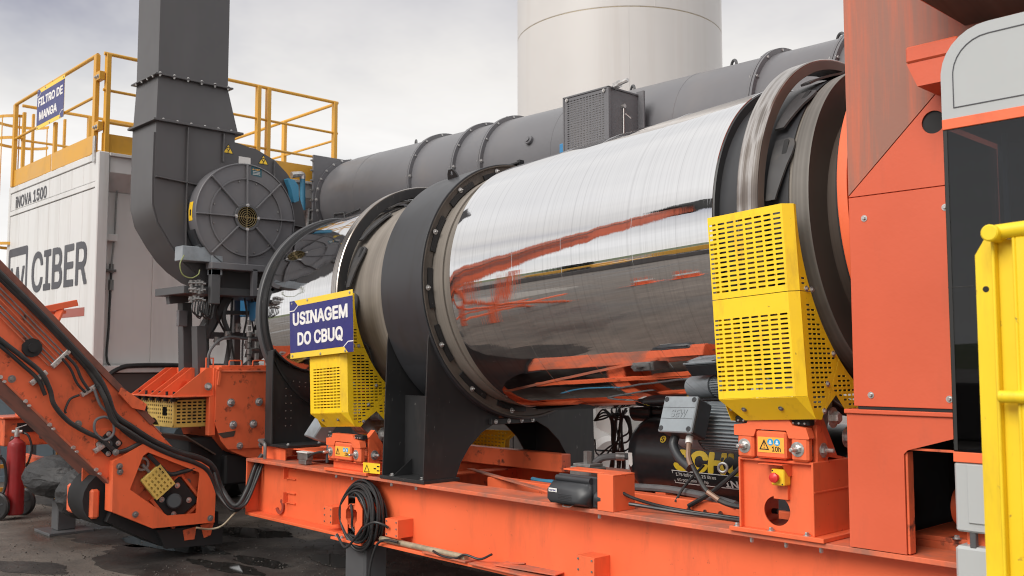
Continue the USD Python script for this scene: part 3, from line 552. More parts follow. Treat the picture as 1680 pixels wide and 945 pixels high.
# ------------------------------------------------------------------ roller brackets
def bracket(X0, X1, zt, label, hole=True, YB=5.20, body=True):
    b = thing('roller_bracket', label, 'bracket', ((X0+X1)/2, 5.0, .94)); W = X1-X0
    part(b, 'base_plate', B(X0-.06, X1+.06, 4.785, YB+.02, .941, .966, .003), M['orange'])
    if body:
        pn = rect(X0+.012, .967, X1-.012, zt-.016)
        if hole: pn = pn.difference(Point(X0+.225, 1.075).buffer(.082, quad_segs=12))
        part(b, 'front_panel', py(pn, 4.842, .008), M['orange'])
        part(b, 'side_plate', B(X0, X0+.012, 4.80, YB, .966, zt, .003), M['orange']); part(b, 'side_plate', B(X1-.012, X1, 4.80, YB, .966, zt, .003), M['orange'])
        part(b, 'top_plate', B(X0+.012, X1-.012, 4.80, YB, zt-.014, zt, .002), M['orange'])
        part(b, 'weld_line', B(X1, X1+.003, 4.81, YB, 1.195, 1.203, .001), M['orange'])
        for k, x in enumerate((X0-.02, X0+.2, X1-.05)): part(b, 'bolt', bolt((x, 4.81, .966), Z_, .013, .016), M['steel'])
    z = zt
    lw = .105
    part(b, 'clamp_leg', B(X0+.012, X0+.012+lw, 4.775, 4.83, z+.002, z+.135, .012), M['orange']); part(b, 'clamp_leg', B(X1-.012-lw, X1-.012, 4.775, 4.83, z+.002, z+.135, .012), M['orange'])
    sd = [(X0-.005, z+.125), (X0+.125, z+.125), (X0+.14, z+.165), (X1-.14, z+.165), (X1-.125, z+.125), (X1+.0, z+.125), (X1-.02, z+.185), (X1-.10, z+.195), (X1-.125, z+.232), (X0+.10, z+.232), (X0+.08, z+.195), (X0-.005, z+.185)]
    part(b, 'clamp_bridge', [py(Polygon(sd).buffer(-.006).buffer(.006, quad_segs=3), 4.83, .06)], M['orange'])
    part(b, 'sticker_box', B(X0+.14, X1-.14, 4.765, 4.85, z+.008, z+.158, .01), M['orange'])
    st = part(b, 'warning_sticker', B(X0+.155, X1-.15, 4.7625, 4.7645, z+.04, z+.125, .0005), M['stickorange'])
    tri = Polygon([(0, 0), (.062, 0), (.031, .058)])
    part(st, 'warning_triangle', [py(affinity.translate(tri.difference(tri.buffer(-.0055)), X0+.165, z+.055), 4.7618, .001), B(X0+.194, X0+.198, 4.7606, 4.7618, z+.074, z+.097, .0004), B(X0+.194, X0+.198, 4.7606, 4.7618, z+.064, z+.069, .0004)], M['ink'])
    for k in (0, 1): part(st, 'mandatory_sign', cyl((X1-.235+k*.042, 4.7625, z+.099), (X1-.235+k*.042, 4.7612, z+.099), .019, n=20), M['stickblue'])
    for k in (0, 1): part(st, 'pictogram', [py(Point(X1-.235+k*.042, z+.103).buffer(.006), 4.7611, .0005), py(rect(X1-.244+k*.042, z+.088, X1-.226+k*.042, z+.097), 4.7611, .0005)], M['letter'])
    part(st, 'lettering', text('10h', (X1-.225, 4.762, z+.049), X_, Z_, .026, .055, .001), M['ink'])
    for x in (X0+.06, X1-.075): part(b, 'adjuster_bolt', [stud((x, 4.775, z+.068), -Y_, .016, .07), lathe([(0, 0), (0, .036), (.004, .036), (.004, 0)], (x, 4.775, z+.068), -Y_, 20)], M['steel'])
    part(b, 'side_lug', [px([(4.86, z), (4.97, z), (4.97, z+.10), (4.90, z+.19), (4.86, z+.2)], X1-.03, .025)], M['orange'])
    part(b, 'adjuster_bolt', [stud((X1-.0, 4.915, z+.06), X_, .016, .06), lathe([(0, 0), (0, .034), (.004, .034), (.004, 0)], (X1-.005, 4.915, z+.06), X_, 20)], M['steel'])
    part(b, 'arm', [px([(4.86, z+.20), (4.93, z+.27), (5.10, z+.02), (5.21, z-.0), (5.12, z+.0), (4.98, z+.02)], X1-.08, .06)], M['orange_dirty'])
    for yy_, zz_ in ((4.99, z+.235), (5.14, z+.12)): part(b, 'hex_bolt', bolt((X1+.02, yy_, zz_), X_, .034, .04), M['steel'])
    for x in (X0-.01, X1-.13):
        part(b, 'hinge_block', [B(x, x+.12, 4.79, 4.85, z+.195, z+.232, .006)] , M['dark'])
        for k in range(3): part(b, 'bolt', bolt((x+.025+k*.035, 4.79, z+.208), -Y_, .007, .008, False), M['steel'])
    return b
br1 = bracket(-3.205, -2.735, 1.36, 'large orange roller bracket box with round hole and emergency stop')
bracket(-7.46, -6.93, 1.045, 'smaller orange roller bracket under the left yellow guard', hole=False, body=False)
b2 = '/World/roller_bracket_001'
part(b2, 'lower_box', [B(-7.45, -6.94, 4.84, 5.2, .966, 1.035, .004), B(-7.47, -6.92, 4.80, 5.2, 1.035, 1.046, .003)], M['orange'])
ls = part(b2, 'yellow_label', frame(B(0, .21, 0, .085, 0, .003, .001), (-6.93, 4.80, .968), unit(A(1, .12, 0)), Z_), M['stickyellow'])
part(ls, 'warning_triangle', frame(plate(tri_ := Polygon([(0, 0), (.07, 0), (.035, .064)]).difference(Polygon([(.009, .005), (.061, .005), (.035, .053)])), (0, 0, .003), X_, Y_, .001), (-6.915, 4.80, .975), unit(A(1, .12, 0)), Z_), M['ink'])
part(ls, 'pictogram', frame(cat_([B(.12, .15, .035, .045, .003, .004, .0004), B(.16, .19, .02, .03, .003, .004, .0004), B(.16, .19, .055, .065, .003, .004, .0004)]), (-6.915, 4.80, .97), unit(A(1, .12, 0)), Z_), M['ink'])

e = thing('emergency_stop', 'small yellow emergency stop box with red mushroom button under orange hood', 'emergency stop', (-2.92, 4.78, 1.2))
part(e, 'hood', [frame(B(0, .15, 0, .10, 0, .004, .001), (-3.03, 4.73, 1.338), X_, unit(A(0, 1, -.05))), px([(4.74, 1.337), (4.834, 1.337), (4.834, 1.275), (4.80, 1.275)], -2.885, .004)], M['orange'])
part(e, 'box', B(-2.965, -2.885, 4.755, 4.825, 1.225, 1.315, .006), M['stickyellow'])
part(e, 'button', [cyl((-2.93, 4.755, 1.27), (-2.93, 4.735, 1.27), .018, n=16), lathe([(0, 0), (0, .024), (.006, .028), (.016, .026), (.022, .015), (.024, 0)], (-2.93, 4.735, 1.27), -Y_, 20)], M['redbright'])
part(e, 'bracket', [B(-2.985, -2.90, 4.81, 4.814, 1.145, 1.222, .001), B(-2.90, -2.896, 4.81, 4.834, 1.145, 1.222, .001)], M['orange'])
for x in (-2.955, -2.895): part(e, 'screw', cyl((x, 4.755, 1.235 if x > -2.9 else 1.305), (x, 4.752, 1.235 if x > -2.9 else 1.305), .004, n=8), M['ink'])

# ------------------------------------------------------------------ blue sign on the guard
def sign(name, label, o, u, v, w, h, lines, th, lw, bt=.10):
    u = unit(u); v = unit(v); n = np.cross(u, v); o = np.asarray(o, float)
    s = thing(name, label, 'sign', o)
    part(s, 'board', frame(B(0, w, 0, h, -.004, 0, .001), o, u, v), M['signyellow'])
    c = bt*h
    blue = Polygon([(0, c), (w*.66, c), (w*.86, c), (w*.92, 0.0), (w, 0.0), (w, h-c), (w*.14, h-c), (w*.08, h), (0, h)])
    part(s, 'blue_field', frame(plate(blue, (0, 0, 0), X_, Y_, .0015), o, u, v), M['signblue'])
    for pts in ([(0, h-c*1.75), (w*.075, h-c*1.75), (w*.145, h-c*.95)], [(w, c*1.75), (w*.925, c*1.75), (w*.855, c*.95)]):
        part(s, 'white_line', [frame(bar((*a, .002), (*b, .002), .006*w*1.4, .001), o, u, v) for a, b in zip(pts[:-1], pts[1:])], M['letter'])
    for (txt, tx, ty, tw) in lines: part(s, 'lettering', text(txt, o + u*tx*w + v*ty*h + n*.0015, u, v, th*h, tw*w, bold=2), M['letter'])
    for bx_, by_ in ((.04, .955), (.3, .97), (.96, .955), (.04, .045), (.5, .03), (.88, .03)): part(s, 'screw', bolt(o+u*w*bx_+v*h*by_+n*.001, n, .007, .006), M['steel'])
    for bx_ in (.2, .8): part(s, 'mounting_strap', frame(B(w*bx_-.015, w*bx_+.015, .02, h-.02, -.022, -.0045, .002), o, u, v), M['steeldark'])
sign('drum_sign', 'blue and yellow sign reading USINAGEM DO CBUQ before the drum', dp(-7.955, -1.245, -.495), DA, DW, 1.05, .53,
     [('USINAGEM', .055, .575, .87), ('DO CBUQ', .13, .225, .72)], .20, None)

# ================================================================== EXHAUST PIPE
PD = unit(A(1, .0017, -.0103)); PC = A(0, 7.268, 3.8716)
def pp(x, ang=0, r=0):
    c = PC + PD*x; return c + r*(A(0, -math.cos(ang), math.sin(ang)))
def pl(prof, n=96): return lathe(prof, PC, PD, n, ref=Z_)
pi_ = thing('exhaust_pipe', 'long dark grey exhaust pipe with bolted flanges behind the drum', 'pipe', (-8, 8.45, 3.4))
part(pi_, 'pipe_body', pl([(-10.74, .54), (-10.62, .57), (-10.35, .585), (-3.0, .585), (-3.0, .5)]), M['grey'])
for x in (-9.93, -5.07, -6.54): part(pi_, 'weld_seam', pl([(x-.005, .585), (x-.003, .5875), (x+.003, .5875), (x+.005, .585)]), M['grey'])
for x in (-8.77, -8.0, -7.55, -4.28, -3.58):
    fl = part(pi_, 'flange', [pl([(x-.024, .585), (x-.024, .628), (x-.003, .628), (x-.003, .585)]), pl([(x+.003, .585), (x+.003, .628), (x+.024, .628), (x+.024, .585)])], M['grey'])
    for k in range(15):
        a = 2*PI*k/15+.08
        part(fl, 'bolt', [bolt(pp(x+.024, a, .608), PD, .012, .012), bolt(pp(x-.024, a, .608), -PD, .012, .012)], M['steel']) if math.cos(a) > -.35 else None
for x in (-9.42, -7.78, -5.98, -4.82, -3.80):
    part(pi_, 'lifting_eye', lathe([(.045+.013*math.cos(t), 0) if False else (.013*math.sin(t), .05+.013*math.cos(t)) for t in np.linspace(0, 2*PI, 8, endpoint=False)], pp(x, PI/2, .61), A(.5, .87, 0), 20, ref=Z_, closed=True), M['greyframe'])
part(pi_, 'inspection_port', [cyl(pp(-6.84, .28, .57), pp(-6.84, .28, .62), .047, n=24, c=.006), cyl(pp(-6.84, .28, .62), pp(-6.84, .28, .633), .026, n=12)], M['grey'])
sq = part(pi_, 'square_flange', B(-10.78, -10.75, 6.62, 7.93, 3.38, 4.565, .004), M['grey'])
part(sq, 'round_flange', pl([(-10.75, .50), (-10.75, .60), (-10.735, .60), (-10.735, .50)]), M['grey'])
for k in range(26):
    a = 2*PI*k/26; part(sq, 'bolt', bolt(pp(-10.735, a, .588), PD, .013, .014), M['steel'])
for k in range(9): part(sq, 'bolt', bolt((-10.765, 6.62, 3.45+k*.13), -Y_, .012, .03), M['steeldark'])
part(pi_, 'duct_behind', B(-10.98, -10.785, 6.75, 7.8, 3.45, 4.5, .01), M['duct'])
hd = part(pi_, 'damper_handle', [bar((-10.565,6.750,3.677), (-9.755,6.750,3.689), .05, .03), tube([(-10.375,6.700,3.675), (-10.363,6.700,3.759), (-10.144,6.700,3.750), (-10.129,6.700,3.679)], .012, k=1), cyl((-10.304,6.690,3.674), (-10.291,6.690,3.704), .03, n=10)], M['greyframe'])
part(pi_, 'damper_rod', tube([(-10.130,6.700,3.725), (-9.813,6.700,3.758)], .008, k=1), M['greyframe'])

# perforated box on the pipe
gb = thing('perforated_actuator_box', 'grey perforated metal box on the pipe above the drum', 'box', (-5.63, 6.36, 3.7))
GX0, GX1, GY, GZ0, GZ1 = -5.895, -5.36, 6.19, 3.70, 4.25
fp = slotted(rect(0, 0, GX1-GX0-.03, GZ1-GZ0-.02), .03, .475, .01, .51, .0365, .0205, .026, .0085, .004)
part(gb, 'front_panel', frame(plate(fp, (0, 0, 0), X_, Y_, -.004), (GX0+.01, GY, GZ0+.005), X_, Z_, -Y_), M['grey'])
part(gb, 'frame', [B(GX0-.006, GX0+.01, GY-.008, GY+.43, GZ0, GZ1, .003), B(GX1-.022, GX1, GY-.008, GY+.025, GZ0, GZ1, .003), B(GX0-.006, GX1, GY-.008, GY+.45, GZ1-.012, GZ1+.004, .003)], M['grey'])
part(gb, 'side_panel', B(GX1-.016, GX1-.010, GY+.027, GY+.395, GZ0, GZ1-.014, .001), M['grey'])
part(gb, 'back_panel', B(GX0+.012, GX1-.024, GY+.03, GY+.034, GZ0, GZ1-.014, .001), M['whiteshade']); part(gb, 'rear_frame', B(GX1-.03, GX1+.055, GY+.395, GY+.42, GZ0-.02, GZ1+.03, .004), M['grey'])
LY = GY+.19
part(gb, 'latch', [tube([(GX1, LY, GZ0+.15), (GX1, LY, GZ0+.42)], .007, k=1), cyl((GX1-.012, LY, GZ0+.41), (GX1+.015, LY, GZ0+.41), .019, n=12), cyl((GX1-.012, LY, GZ0+.15), (GX1+.015, LY, GZ0+.15), .019, n=12), bar((GX1+.02, LY, GZ0+.34), (GX1+.045, LY+.045, GZ0+.30), .013, .009)], M['steel'])
part(gb, 'pivot_bolt', [cyl((GX1-.01, GY+.07, GZ1+.012), (GX1+.15, GY+.07, GZ1+.035), .018, n=12), cyl((GX1+.01, GY+.07, GZ1+.012), (GX1+.06, GY+.07, GZ1+.02), .036, n=6)], M['steel'])
for x, z in ((GX0+.045, GZ1-.03), (GX1-.055, GZ1-.03)): part(gb, 'screw', bolt((x, GY-.008, z), -Y_, .010, .010), M['steel'])
single('blue_box', [B(-6.0, -5.912, 6.24, 6.38, 3.66, 3.86, .006), B(-5.911, -5.903, 6.23, 6.39, 3.66, 3.865, .002)], M['blue'], 'small blue box beside the perforated box above the drum', 'box')

# ================================================================== EXHAUST FAN, VOLUTE AND CHIMNEY
FX = -9.60; FC = A(FX, 4.985, 3.435)
fn = thing('exhaust_fan', 'big dark grey exhaust fan with spiral housing and round ribbed inlet cover', 'fan', (-9.9, 5.0, 2.4))
sp = [(4.06, 4.355), (4.055, 3.75), (4.06, 3.5), (4.11, 3.32), (4.24, 3.12), (4.35, 2.98), (4.47, 2.87), (4.64, 2.76), (4.84, 2.69), (5.08, 2.68), (5.32, 2.74), (5.52, 2.86), (5.68, 3.03), (5.78, 3.22), (5.815, 3.40), (5.78, 3.62), (5.69, 3.85), (5.56, 4.01), (5.41, 4.13), (5.18, 4.22), (5.0, 4.262), (4.93, 4.27), (4.93, 4.355)]
vol = Polygon(sp)
part(fn, 'volute_face', px(vol, FX-.012, .012), M['duct'])
part(fn, 'volute_back', px(vol, -10.20, .012), M['duct'])
bs = vol.exterior; rim = vol.difference(vol.buffer(-.012)); part(fn, 'volute_wrap', px(rim, -10.188, .576), M['duct'])
part(fn, 'edge_flange', px(vol.buffer(.018).difference(vol.buffer(-.004)).intersection(rect(3, 2, 7, 4.24)), FX-.02, .010), M['duct'])
for seg in ([(4.39, 4.34), (4.39, 3.45)], [(4.06, 3.78), (4.62, 3.74)], [(4.79, 4.34), (4.79, 4.03)], [(5.40, 4.13), (5.40, 3.9)], [(5.81, 3.42), (5.55, 3.44)], [(4.39, 3.45), (4.4, 2.95)]):
    part(fn, 'rib', bar((FX+.018, *seg[0]), (FX+.018, *seg[1]), .012, .036, ref=X_), M['duct'])
cv = part(fn, 'inlet_drum', lathe([(0, .50), (0, .575), (.195, .578), (.20, .574), (.20, .565)], FC, X_, 96), M['grey'])
part(fn, 'inlet_cover', lathe([(.188, .566), (.188, .13)], FC, X_, 96), M['grey'])
part(fn, 'inner_ring', lathe([(.188, .405), (.205, .405), (.205, .418), (.188, .418)], FC, X_, 80, closed=True), M['grey'])
for k in range(8):
    a = 2*PI*k/8 + .02; e = A(0, math.cos(a), math.sin(a)); part(fn, 'cover_rib', bar(FC+X_*.206+e*.145, FC+X_*.206+e*.568, .014, .036, ref=X_), M['grey'])
hb = part(fn, 'hub_flange', lathe([(.188, .115), (.188, .145), (.21, .145), (.214, .14), (.214, .115)], FC, X_, 48), M['greyframe'])
for r in (.022, .044, .066, .088, .108): part(fn, 'grille_ring', lathe([(.206+.0028*math.cos(t), r+.0028*math.sin(t)) for t in np.linspace(0, 2*PI, 6, endpoint=False)], FC, X_, 40, closed=True), M['brass'])
for a in (0, PI/2): part(fn, 'grille_bar', bar(FC+X_*.204-A(0, math.cos(a), math.sin(a))*.118, FC+X_*.204+A(0, math.cos(a), math.sin(a))*.118, .007, .005, ref=X_), M['brass'])
part(fn, 'inlet_void', lathe([(.187, .13), (.06, .13), (.06, 0)], FC, X_, 32), M['dark'])
for k in range(4):
    a = PI/2*k; part(hb, 'bolt', bolt(FC+X_*.214+A(0, math.cos(a), math.sin(a))*.130, X_, .011, .012), M['steel'])
for k in range(12):
    a = 2*PI*k/12+.25; part(fn, 'bolt', bolt(FC+X_*.188+A(0, math.cos(a), math.sin(a))*.385, X_, .010, .010, False), M['steeldark'])
def tri_sticker(p, y, z, s, x):
    t = part(p, 'warning_sticker', px([(y-s, z), (y+s, z), (y, z+1.75*s)], x, .001), M['ink'])
    part(t, 'yellow_field', px([(y-s*.82, z+.1*s), (y+s*.82, z+.1*s), (y, z+1.53*s)], x+.001, .0008), M['stickyellow'])
    part(t, 'hook_symbol', [lathe([(x+.0018, .20*s), (x+.0018, .34*s), (x+.0024, .34*s), (x+.0024, .20*s)], (0, y, z+.85*s), X_, 16, closed=True), B(x+.0018, x+.0024, y-.06*s, y+.06*s, z+.25*s, z+.60*s, .0001), B(x+.0018, x+.0024, y-.25*s, y+.15*s, z+.18*s, z+.30*s, .0001)], M['ink'])
tri_sticker(fn, 4.855, 4.135, .062, FX+.001); tri_sticker(fn, 5.275, 4.075, .062, FX+.001)
part(fn, 'data_plate', B(FX, FX+.002, 4.98, 5.12, 4.045, 4.125, .0005), M['stickwhite'])
tp = part(fn, 'maker_plate', px([(5.03, 3.90), (5.155, 3.885), (5.155, 3.985), (5.03, 4.0)], FX+.1885, .001), M['stickteal'])
part(tp, 'lettering', [text('e-vent', (FX+.19, 5.045, 3.955), Y_, Z_, .02, .085, .0006), ], M['stickorange'])
for z in (3.938, 3.922, 3.908): part(tp, 'small_print', B(FX+.1895, FX+.1902, 5.05, 5.135, z, z+.005, .0001), M['stickwhite'])
ys = part(fn, 'yellow_label', lathe([(.05, .5795), (.13, .5795)], FC, X_, 10, PI-.20, PI+.14, ref=Y_), M['stickyellow'])
part(ys, 'symbol', lathe([(.075, .5803), (.105, .5803)], FC, X_, 8, PI-.06, PI+.05, ref=Y_), M['ink'])
part(fn, 'rust_label', lathe([(.05, .5795), (.13, .5795)], FC, X_, 10, PI+.86, PI+1.10, ref=Y_), M['stickred'])
part(fn, 'clamp', [lathe([(.02, .58), (.02, .61), (.15, .61), (.15, .58)], FC, X_, 8, PI+.30, PI+.62, ref=Y_, closed=True), cyl(FC+A(.18, -.50, -.34), FC+A(.10, -.52, -.36), .02, n=8)], M['plastic'])
# blue fan bits at the right
part(fn, 'blue_cover', [plate(Polygon([(0, 0), (.07, -.01), (.115, -.06), (.125, -.22), (.08, -.24), (.05, -.10)]).buffer(.012), (FX+.02, 5.535, 3.93), Y_, Z_, .08)], M['bluebright'])

ch = thing('chimney_duct', 'tall rectangular dark grey chimney duct rising out of the frame', 'chimney', (-9.9, 4.5, 4.36))
def prism(lo, hi, z0, z1):
    (a0, a1, b0, b1), (c0, c1, d0, d1) = lo, hi
    v = [(a0, b0, z0), (a1, b0, z0), (a1, b1, z0), (a0, b1, z0), (c0, d0, z1), (c1, d0, z1), (c1, d1, z1), (c0, d1, z1)]
    f = [(0, 1, 5, 4), (1, 2, 6, 5), (2, 3, 7, 6), (3, 0, 4, 7), (0, 3, 2, 1), (4, 5, 6, 7)]
    return mk(v, [t for q in f for t in ((q[0], q[1], q[2]), (q[0], q[2], q[3]))])
part(ch, 'upper_duct', prism((-10.17, -9.62, 4.075, 4.845), (-10.17, -9.62, 4.075, 4.845), 4.855, 6.0), M['duct'])
part(ch, 'lower_duct', prism((-10.19, -9.605, 4.06, 4.965), (-10.17, -9.62, 4.075, 4.845), 4.38, 4.838), M['duct'])
f1 = part(ch, 'flange', B(-10.215, -9.575, 4.03, 4.89, 4.838, 4.856, .003), M['duct']); f2 = part(ch, 'flange', B(-10.235, -9.555, 4.015, 5.01, 4.356, 4.380, .003), M['duct'])
for k in range(6):
    part(f1, 'bolt', bolt((-9.585, 4.08+k*.15, 4.856), Z_, .010, .010), M['steel']); part(f1, 'bolt', bolt((-9.59, 4.08+k*.15, 4.838), -Z_, .010, .014), M['steel'])
    part(f2, 'bolt', bolt((-9.57, 4.12+k*.15, 4.380), Z_, .009, .008), M['steel'])
for k in range(4): part(f1, 'bolt', bolt((-9.68-k*.14, 4.045, 4.838), -Z_, .010, .014), M['steel'])

# fan support frame, valves and small boxes
sf = thing('fan_support_frame', 'dark grey steel frame with legs and diagonal under the fan', 'frame', (-9.9, 5, 1.0))
part(sf, 'top_beam', B(-10.2, -9.50, 4.35, 5.75, 2.60, 2.68, .005), M['greyframe'])
part(sf, 'beam', bar((-10.000,4.405,2.551), (-10.000,4.850,2.610), .08, .08), M['greyframe'])
part(sf, 'bracket_box', [B(-9.60, -9.42, 4.29, 4.62, 2.93, 3.08, .006), B(-9.5, -9.4, 4.60, 4.72, 2.80, 3.0, .004)], M['motor'])
part(sf, 'arm', B(-9.50, -9.36, 4.58, 5.20, 2.86, 2.93, .006), M['grey'])
part(sf, 'angle_plate', [px(Polygon([(5.05, 2.60), (5.32, 2.60), (5.32, 2.64), (5.10, 2.66), (5.10, 2.88), (5.05, 2.88)]), -9.42, .06)], M['grey'])
hp = part(sf, 'holed_plate', px(Polygon([(5.46, 2.98), (5.60, 2.96), (5.60, 3.27), (5.46, 3.28)]), -9.38, .012), M['greyframe'])
for k in range(4): part(hp, 'bolt', bolt((-9.368, 5.53, 3.02+k*.068), X_, .011, .008), M['steel'])
part(sf, 'arm', B(-9.40, -9.34, 5.58, 6.0, 3.22, 3.29, .004), M['greyframe'])
for (a, b, w) in (((302,495),(308,612),.10), ((325,520),(329,612),.11), ((386,470),(386,612),.10), ((395,450),(335,540),.10)):
    pass
for nm, pts, w in (('leg', [(-10.050,4.618,2.536), (-10.050,4.656,1.599)], .13), ('leg', [(-9.800,4.665,2.281), (-9.800,4.696,1.604)], .13), ('leg', [(-10.400,5.386,2.775), (-10.400,5.414,1.577)], .10), ('diagonal', [(-9.850,5.091,2.863), (-9.850,4.719,2.173)], .13), ('diagonal', [(-10.000,5.136,2.671), (-10.000,4.860,2.191)], .08), ('cross_bar', [(-9.900,4.728,2.187), (-9.900,5.429,2.186)], .09), ('diagonal', [(-9.750,5.115,1.781), (-9.750,5.388,1.994)], .09)):
    part(sf, nm, bar(pts[0], pts[1], w, w*.8, ref=Y_ if nm == 'leg' else Z_), M['greyframe'])
part(sf, 'junction_box', B(-9.99, -9.93, 4.50, 4.60, 2.28, 2.45, .006), M['grey'])
part(sf, 'foot_box', [px([(5.2, 1.95), (5.40, 1.95), (5.38, 2.12), (5.25, 2.15)], -9.8, .15)], M['greyframe'])
bb = single('valve_box', [B(-9.66, -9.50, 5.17, 5.36, 2.34, 2.55, .01)], M['blue'], 'blue valve control box, nearer one beside the drum end under the fan', 'valve box')
single('valve_box', [B(-10.35, -10.15, 5.42, 5.68, 2.42, 2.68, .01)], M['blue'], 'darker blue control box set further back under the fan', 'valve box')
gv = thing('gas_valve_train', 'vertical string of small metal pipe valves beside the drum end', 'valve', (-9.5, 5.3, 1.8))
for i in range(9):
    z = 1.80+i*.062; part(gv, 'fitting', cyl((-9.48, 5.08+.006*(i % 2), z), (-9.48, 5.08+.006*(i % 2), z+.05), .018+.010*(i % 3 == 0), n=10), M['steeldark'])
    if i % 2 == 0: part(gv, 'fitting', cyl((-9.48, 5.17, z), (-9.48, 5.17, z+.07), .026, n=10), M['steeldark'])
for z in (1.88, 2.04, 2.2): part(gv, 'cross_pipe', cyl((-9.48, 5.08, z), (-9.48, 5.20, z), .015, n=8), M['steeldark'])
uc = thing('service_pipes', 'dark pipes and cables running down the frame below the fan', 'pipes', (-10.0, 5.1, 1.8))
pr = random.Random(11)
for i in range(9):
    y = 4.75+.085*i+.03*pr.random(); x = -9.95+.22*pr.random()
    part(uc, 'pipe' if i % 2 else 'cable', tube([(x, y, 2.62), (x+.03*pr.random(), y+.08*pr.uniform(-1, 1), 2.4), (x, y+.06*pr.uniform(-1, 1), 2.15), (x+.04, y+.07*pr.uniform(-1, 1), 1.8)], .012+.016*(i % 3 == 0), 8, 5), M['greyframe'] if i % 2 else M['rubber'])
for i in range(6):
    y = 4.85+.12*i; z = 1.98+.1*pr.random()+.12*(i % 3); part(uc, 'valve', [cyl((-9.75, y, z), (-9.75, y, z+.09), .03, n=10), cyl((-9.80, y, z+.045), (-9.70, y, z+.045), .018, n=8)], M['steeldark'])
part(uc, 'tray', B(-9.95, -9.80, 4.8, 5.5, 2.42, 2.46, .003), M['greyframe'])
hv = thing('hydraulic_valve_block', 'cluster of small metal valves and hoses under the left side of the fan', 'valve', (-9.45, 4.5, 2.5))
for i in range(12):
    y = 4.40+.04*(i % 4)+.01*rng.random(); z = 2.50+.085*(i//4)+.03*rng.random(); part(hv, 'fitting', [cyl((-9.44, y, z), (-9.44, y, z+.06), .016+.012*rng.random(), n=8), cyl((-9.44, y-.03, z+.03), (-9.42, y+.03, z+.03), .013, n=8)], M['steeldark'])
for i in range(6):
    y = 4.42+.03*i; part(hv, 'hose', tube([(-9.43, y, 2.52), (-9.40, y-.02, 2.42-.02*(i % 3)), (-9.42, y+.05, 2.38-.03*(i % 2)), (-9.43, y+.08, 2.5)], .008), M['rubber'])
part(hv, 'block', [B(-9.47, -9.40, 4.60, 4.70, 2.50, 2.86, .004)], M['greyframe'])
single('earth_cable', tube([(-9.40, 4.30, 2.98), (-9.38, 4.25, 2.88), (-9.38, 4.28, 2.78), (-9.38, 4.37, 2.75), (-9.39, 4.45, 2.79), (-9.40, 4.47, 2.84)], .006), mat('earth_green_yellow', (.22, .25, .09), .5), 'thin yellow green earth cable looping below the fan bracket', 'cable')
single('hose', tube([(-9.600,4.683,1.786), (-9.600,4.691,1.989), (-9.600,4.790,2.118), (-9.600,4.928,2.165), (-9.600,5.120,2.149), (-9.600,5.243,2.151)], .016), M['cablegrey'], 'thin grey hose arching below the fan frame', 'hose')
wp = thing('water_pipe', 'blue riser pipe with metal elbow beside the fan', 'pipe', (-10.9, 6.6, 3.2))
part(wp, 'riser', cyl((-10.900,6.551,4.272), (-10.900,6.567,3.852), .035, n=14), M['bluebright'])
part(wp, 'elbow', tube([(-10.900,6.390,4.290), (-10.900,6.496,4.312), (-10.900,6.550,4.312), (-10.900,6.551,4.256)], .04, k=3), M['steel'])
part(wp, 'tall_pipe', cyl((-11.200,6.861,4.371), (-11.200,6.828,3.588), .055, n=14), M['steel'])
part(wp, 'wrapped_pipe', cyl((-11.400,7.031,4.421), (-11.400,7.054,3.669), .05, n=14), M['rubber'])

# ================================================================== FILTER HOUSE
BY0, BX1, BX0, BZ0, BZ1 = 4.02, -11.0, -14.22, 1.83, 4.255
fh = thing('filter_house', 'white steel bag filter house with dark grey lettering on its long side', 'filter house', (-12.6, 5.6, 0.3))
part(fh, 'body', B(BX0+.02, BX1-.26, BY0+.03, 7.2, BZ0+.02, BZ1-.02, .01), M['whiteshade'])
n = 8; w = (BX1-.10-BX0-.04)/n
for i in range(n):
    x = BX0+.04+i*w
    part(fh, 'wall_panel', B(x+.003, x+w-.003, BY0, BY0+.03, BZ0+.02, 3.86, .006), M['white'])
    part(fh, 'upper_panel', B(x+.003, x+w-.003, BY0, BY0+.03, 3.935, BZ1-.085, .006), M['white'])
part(fh, 'ledge', B(BX0+.04, BX1-.10, BY0-.008, BY0+.03, 3.868, 3.928, .004), M['white']); part(fh, 'top_edge', B(BX0, BX1-.10, BY0-.01, BY0+.04, BZ1-.08, BZ1, .006), M['white'])
part(fh, 'corner_post', B(BX1-.10, BX1, BY0-.012, BY0+.11, BZ0-.05, BZ1+.01, .01), M['white'])
part(fh, 'corner_post', B(BX0-.03, BX0+.035, BY0-.012, BY0+.11, BZ0-.05, BZ1+.01, .01), M['white'])
ov = part(fh, 'top_housing', [prism((BX1-.26, BX1-.25, BY0+.12, 7.18), (BX1-.26, BX1-.02, BY0+.12, 7.18), 3.86, 4.04), B(BX1-.26, BX1-.02, BY0+.12, 7.18, 4.04, BZ1-.03, .004)], M['white'])
part(fh, 'top_rim', B(BX1-.26, BX1+.01, BY0+.11, 7.22, BZ1-.03, BZ1+.005, .004), M['white'])
for i in range(5):
    y = BY0+.12+i*.62; part(fh, 'end_panel', B(BX1-.262, BX1-.25, y+.003, y+.617, BZ0+.05, 3.85, .003), M['whiteshade'])
part(fh, 'bottom_rail', B(BX1-.30, BX1-.02, BY0+.1, 7.2, BZ0-.05, BZ0+.03, .006), M['white'])
part(fh, 'chassis', [B(BX0+.2, BX1-.05, BY0+.12, 7.1, 1.18, BZ0-.055, .01)], M['skirt'])
for z0, z1 in ((2.93, 2.99),): part(fh, 'foot_plate', B(BX1-.01, BX1+.008, BY0+.0, BY0+.10, 1.79, 1.93, .002), M['white'])
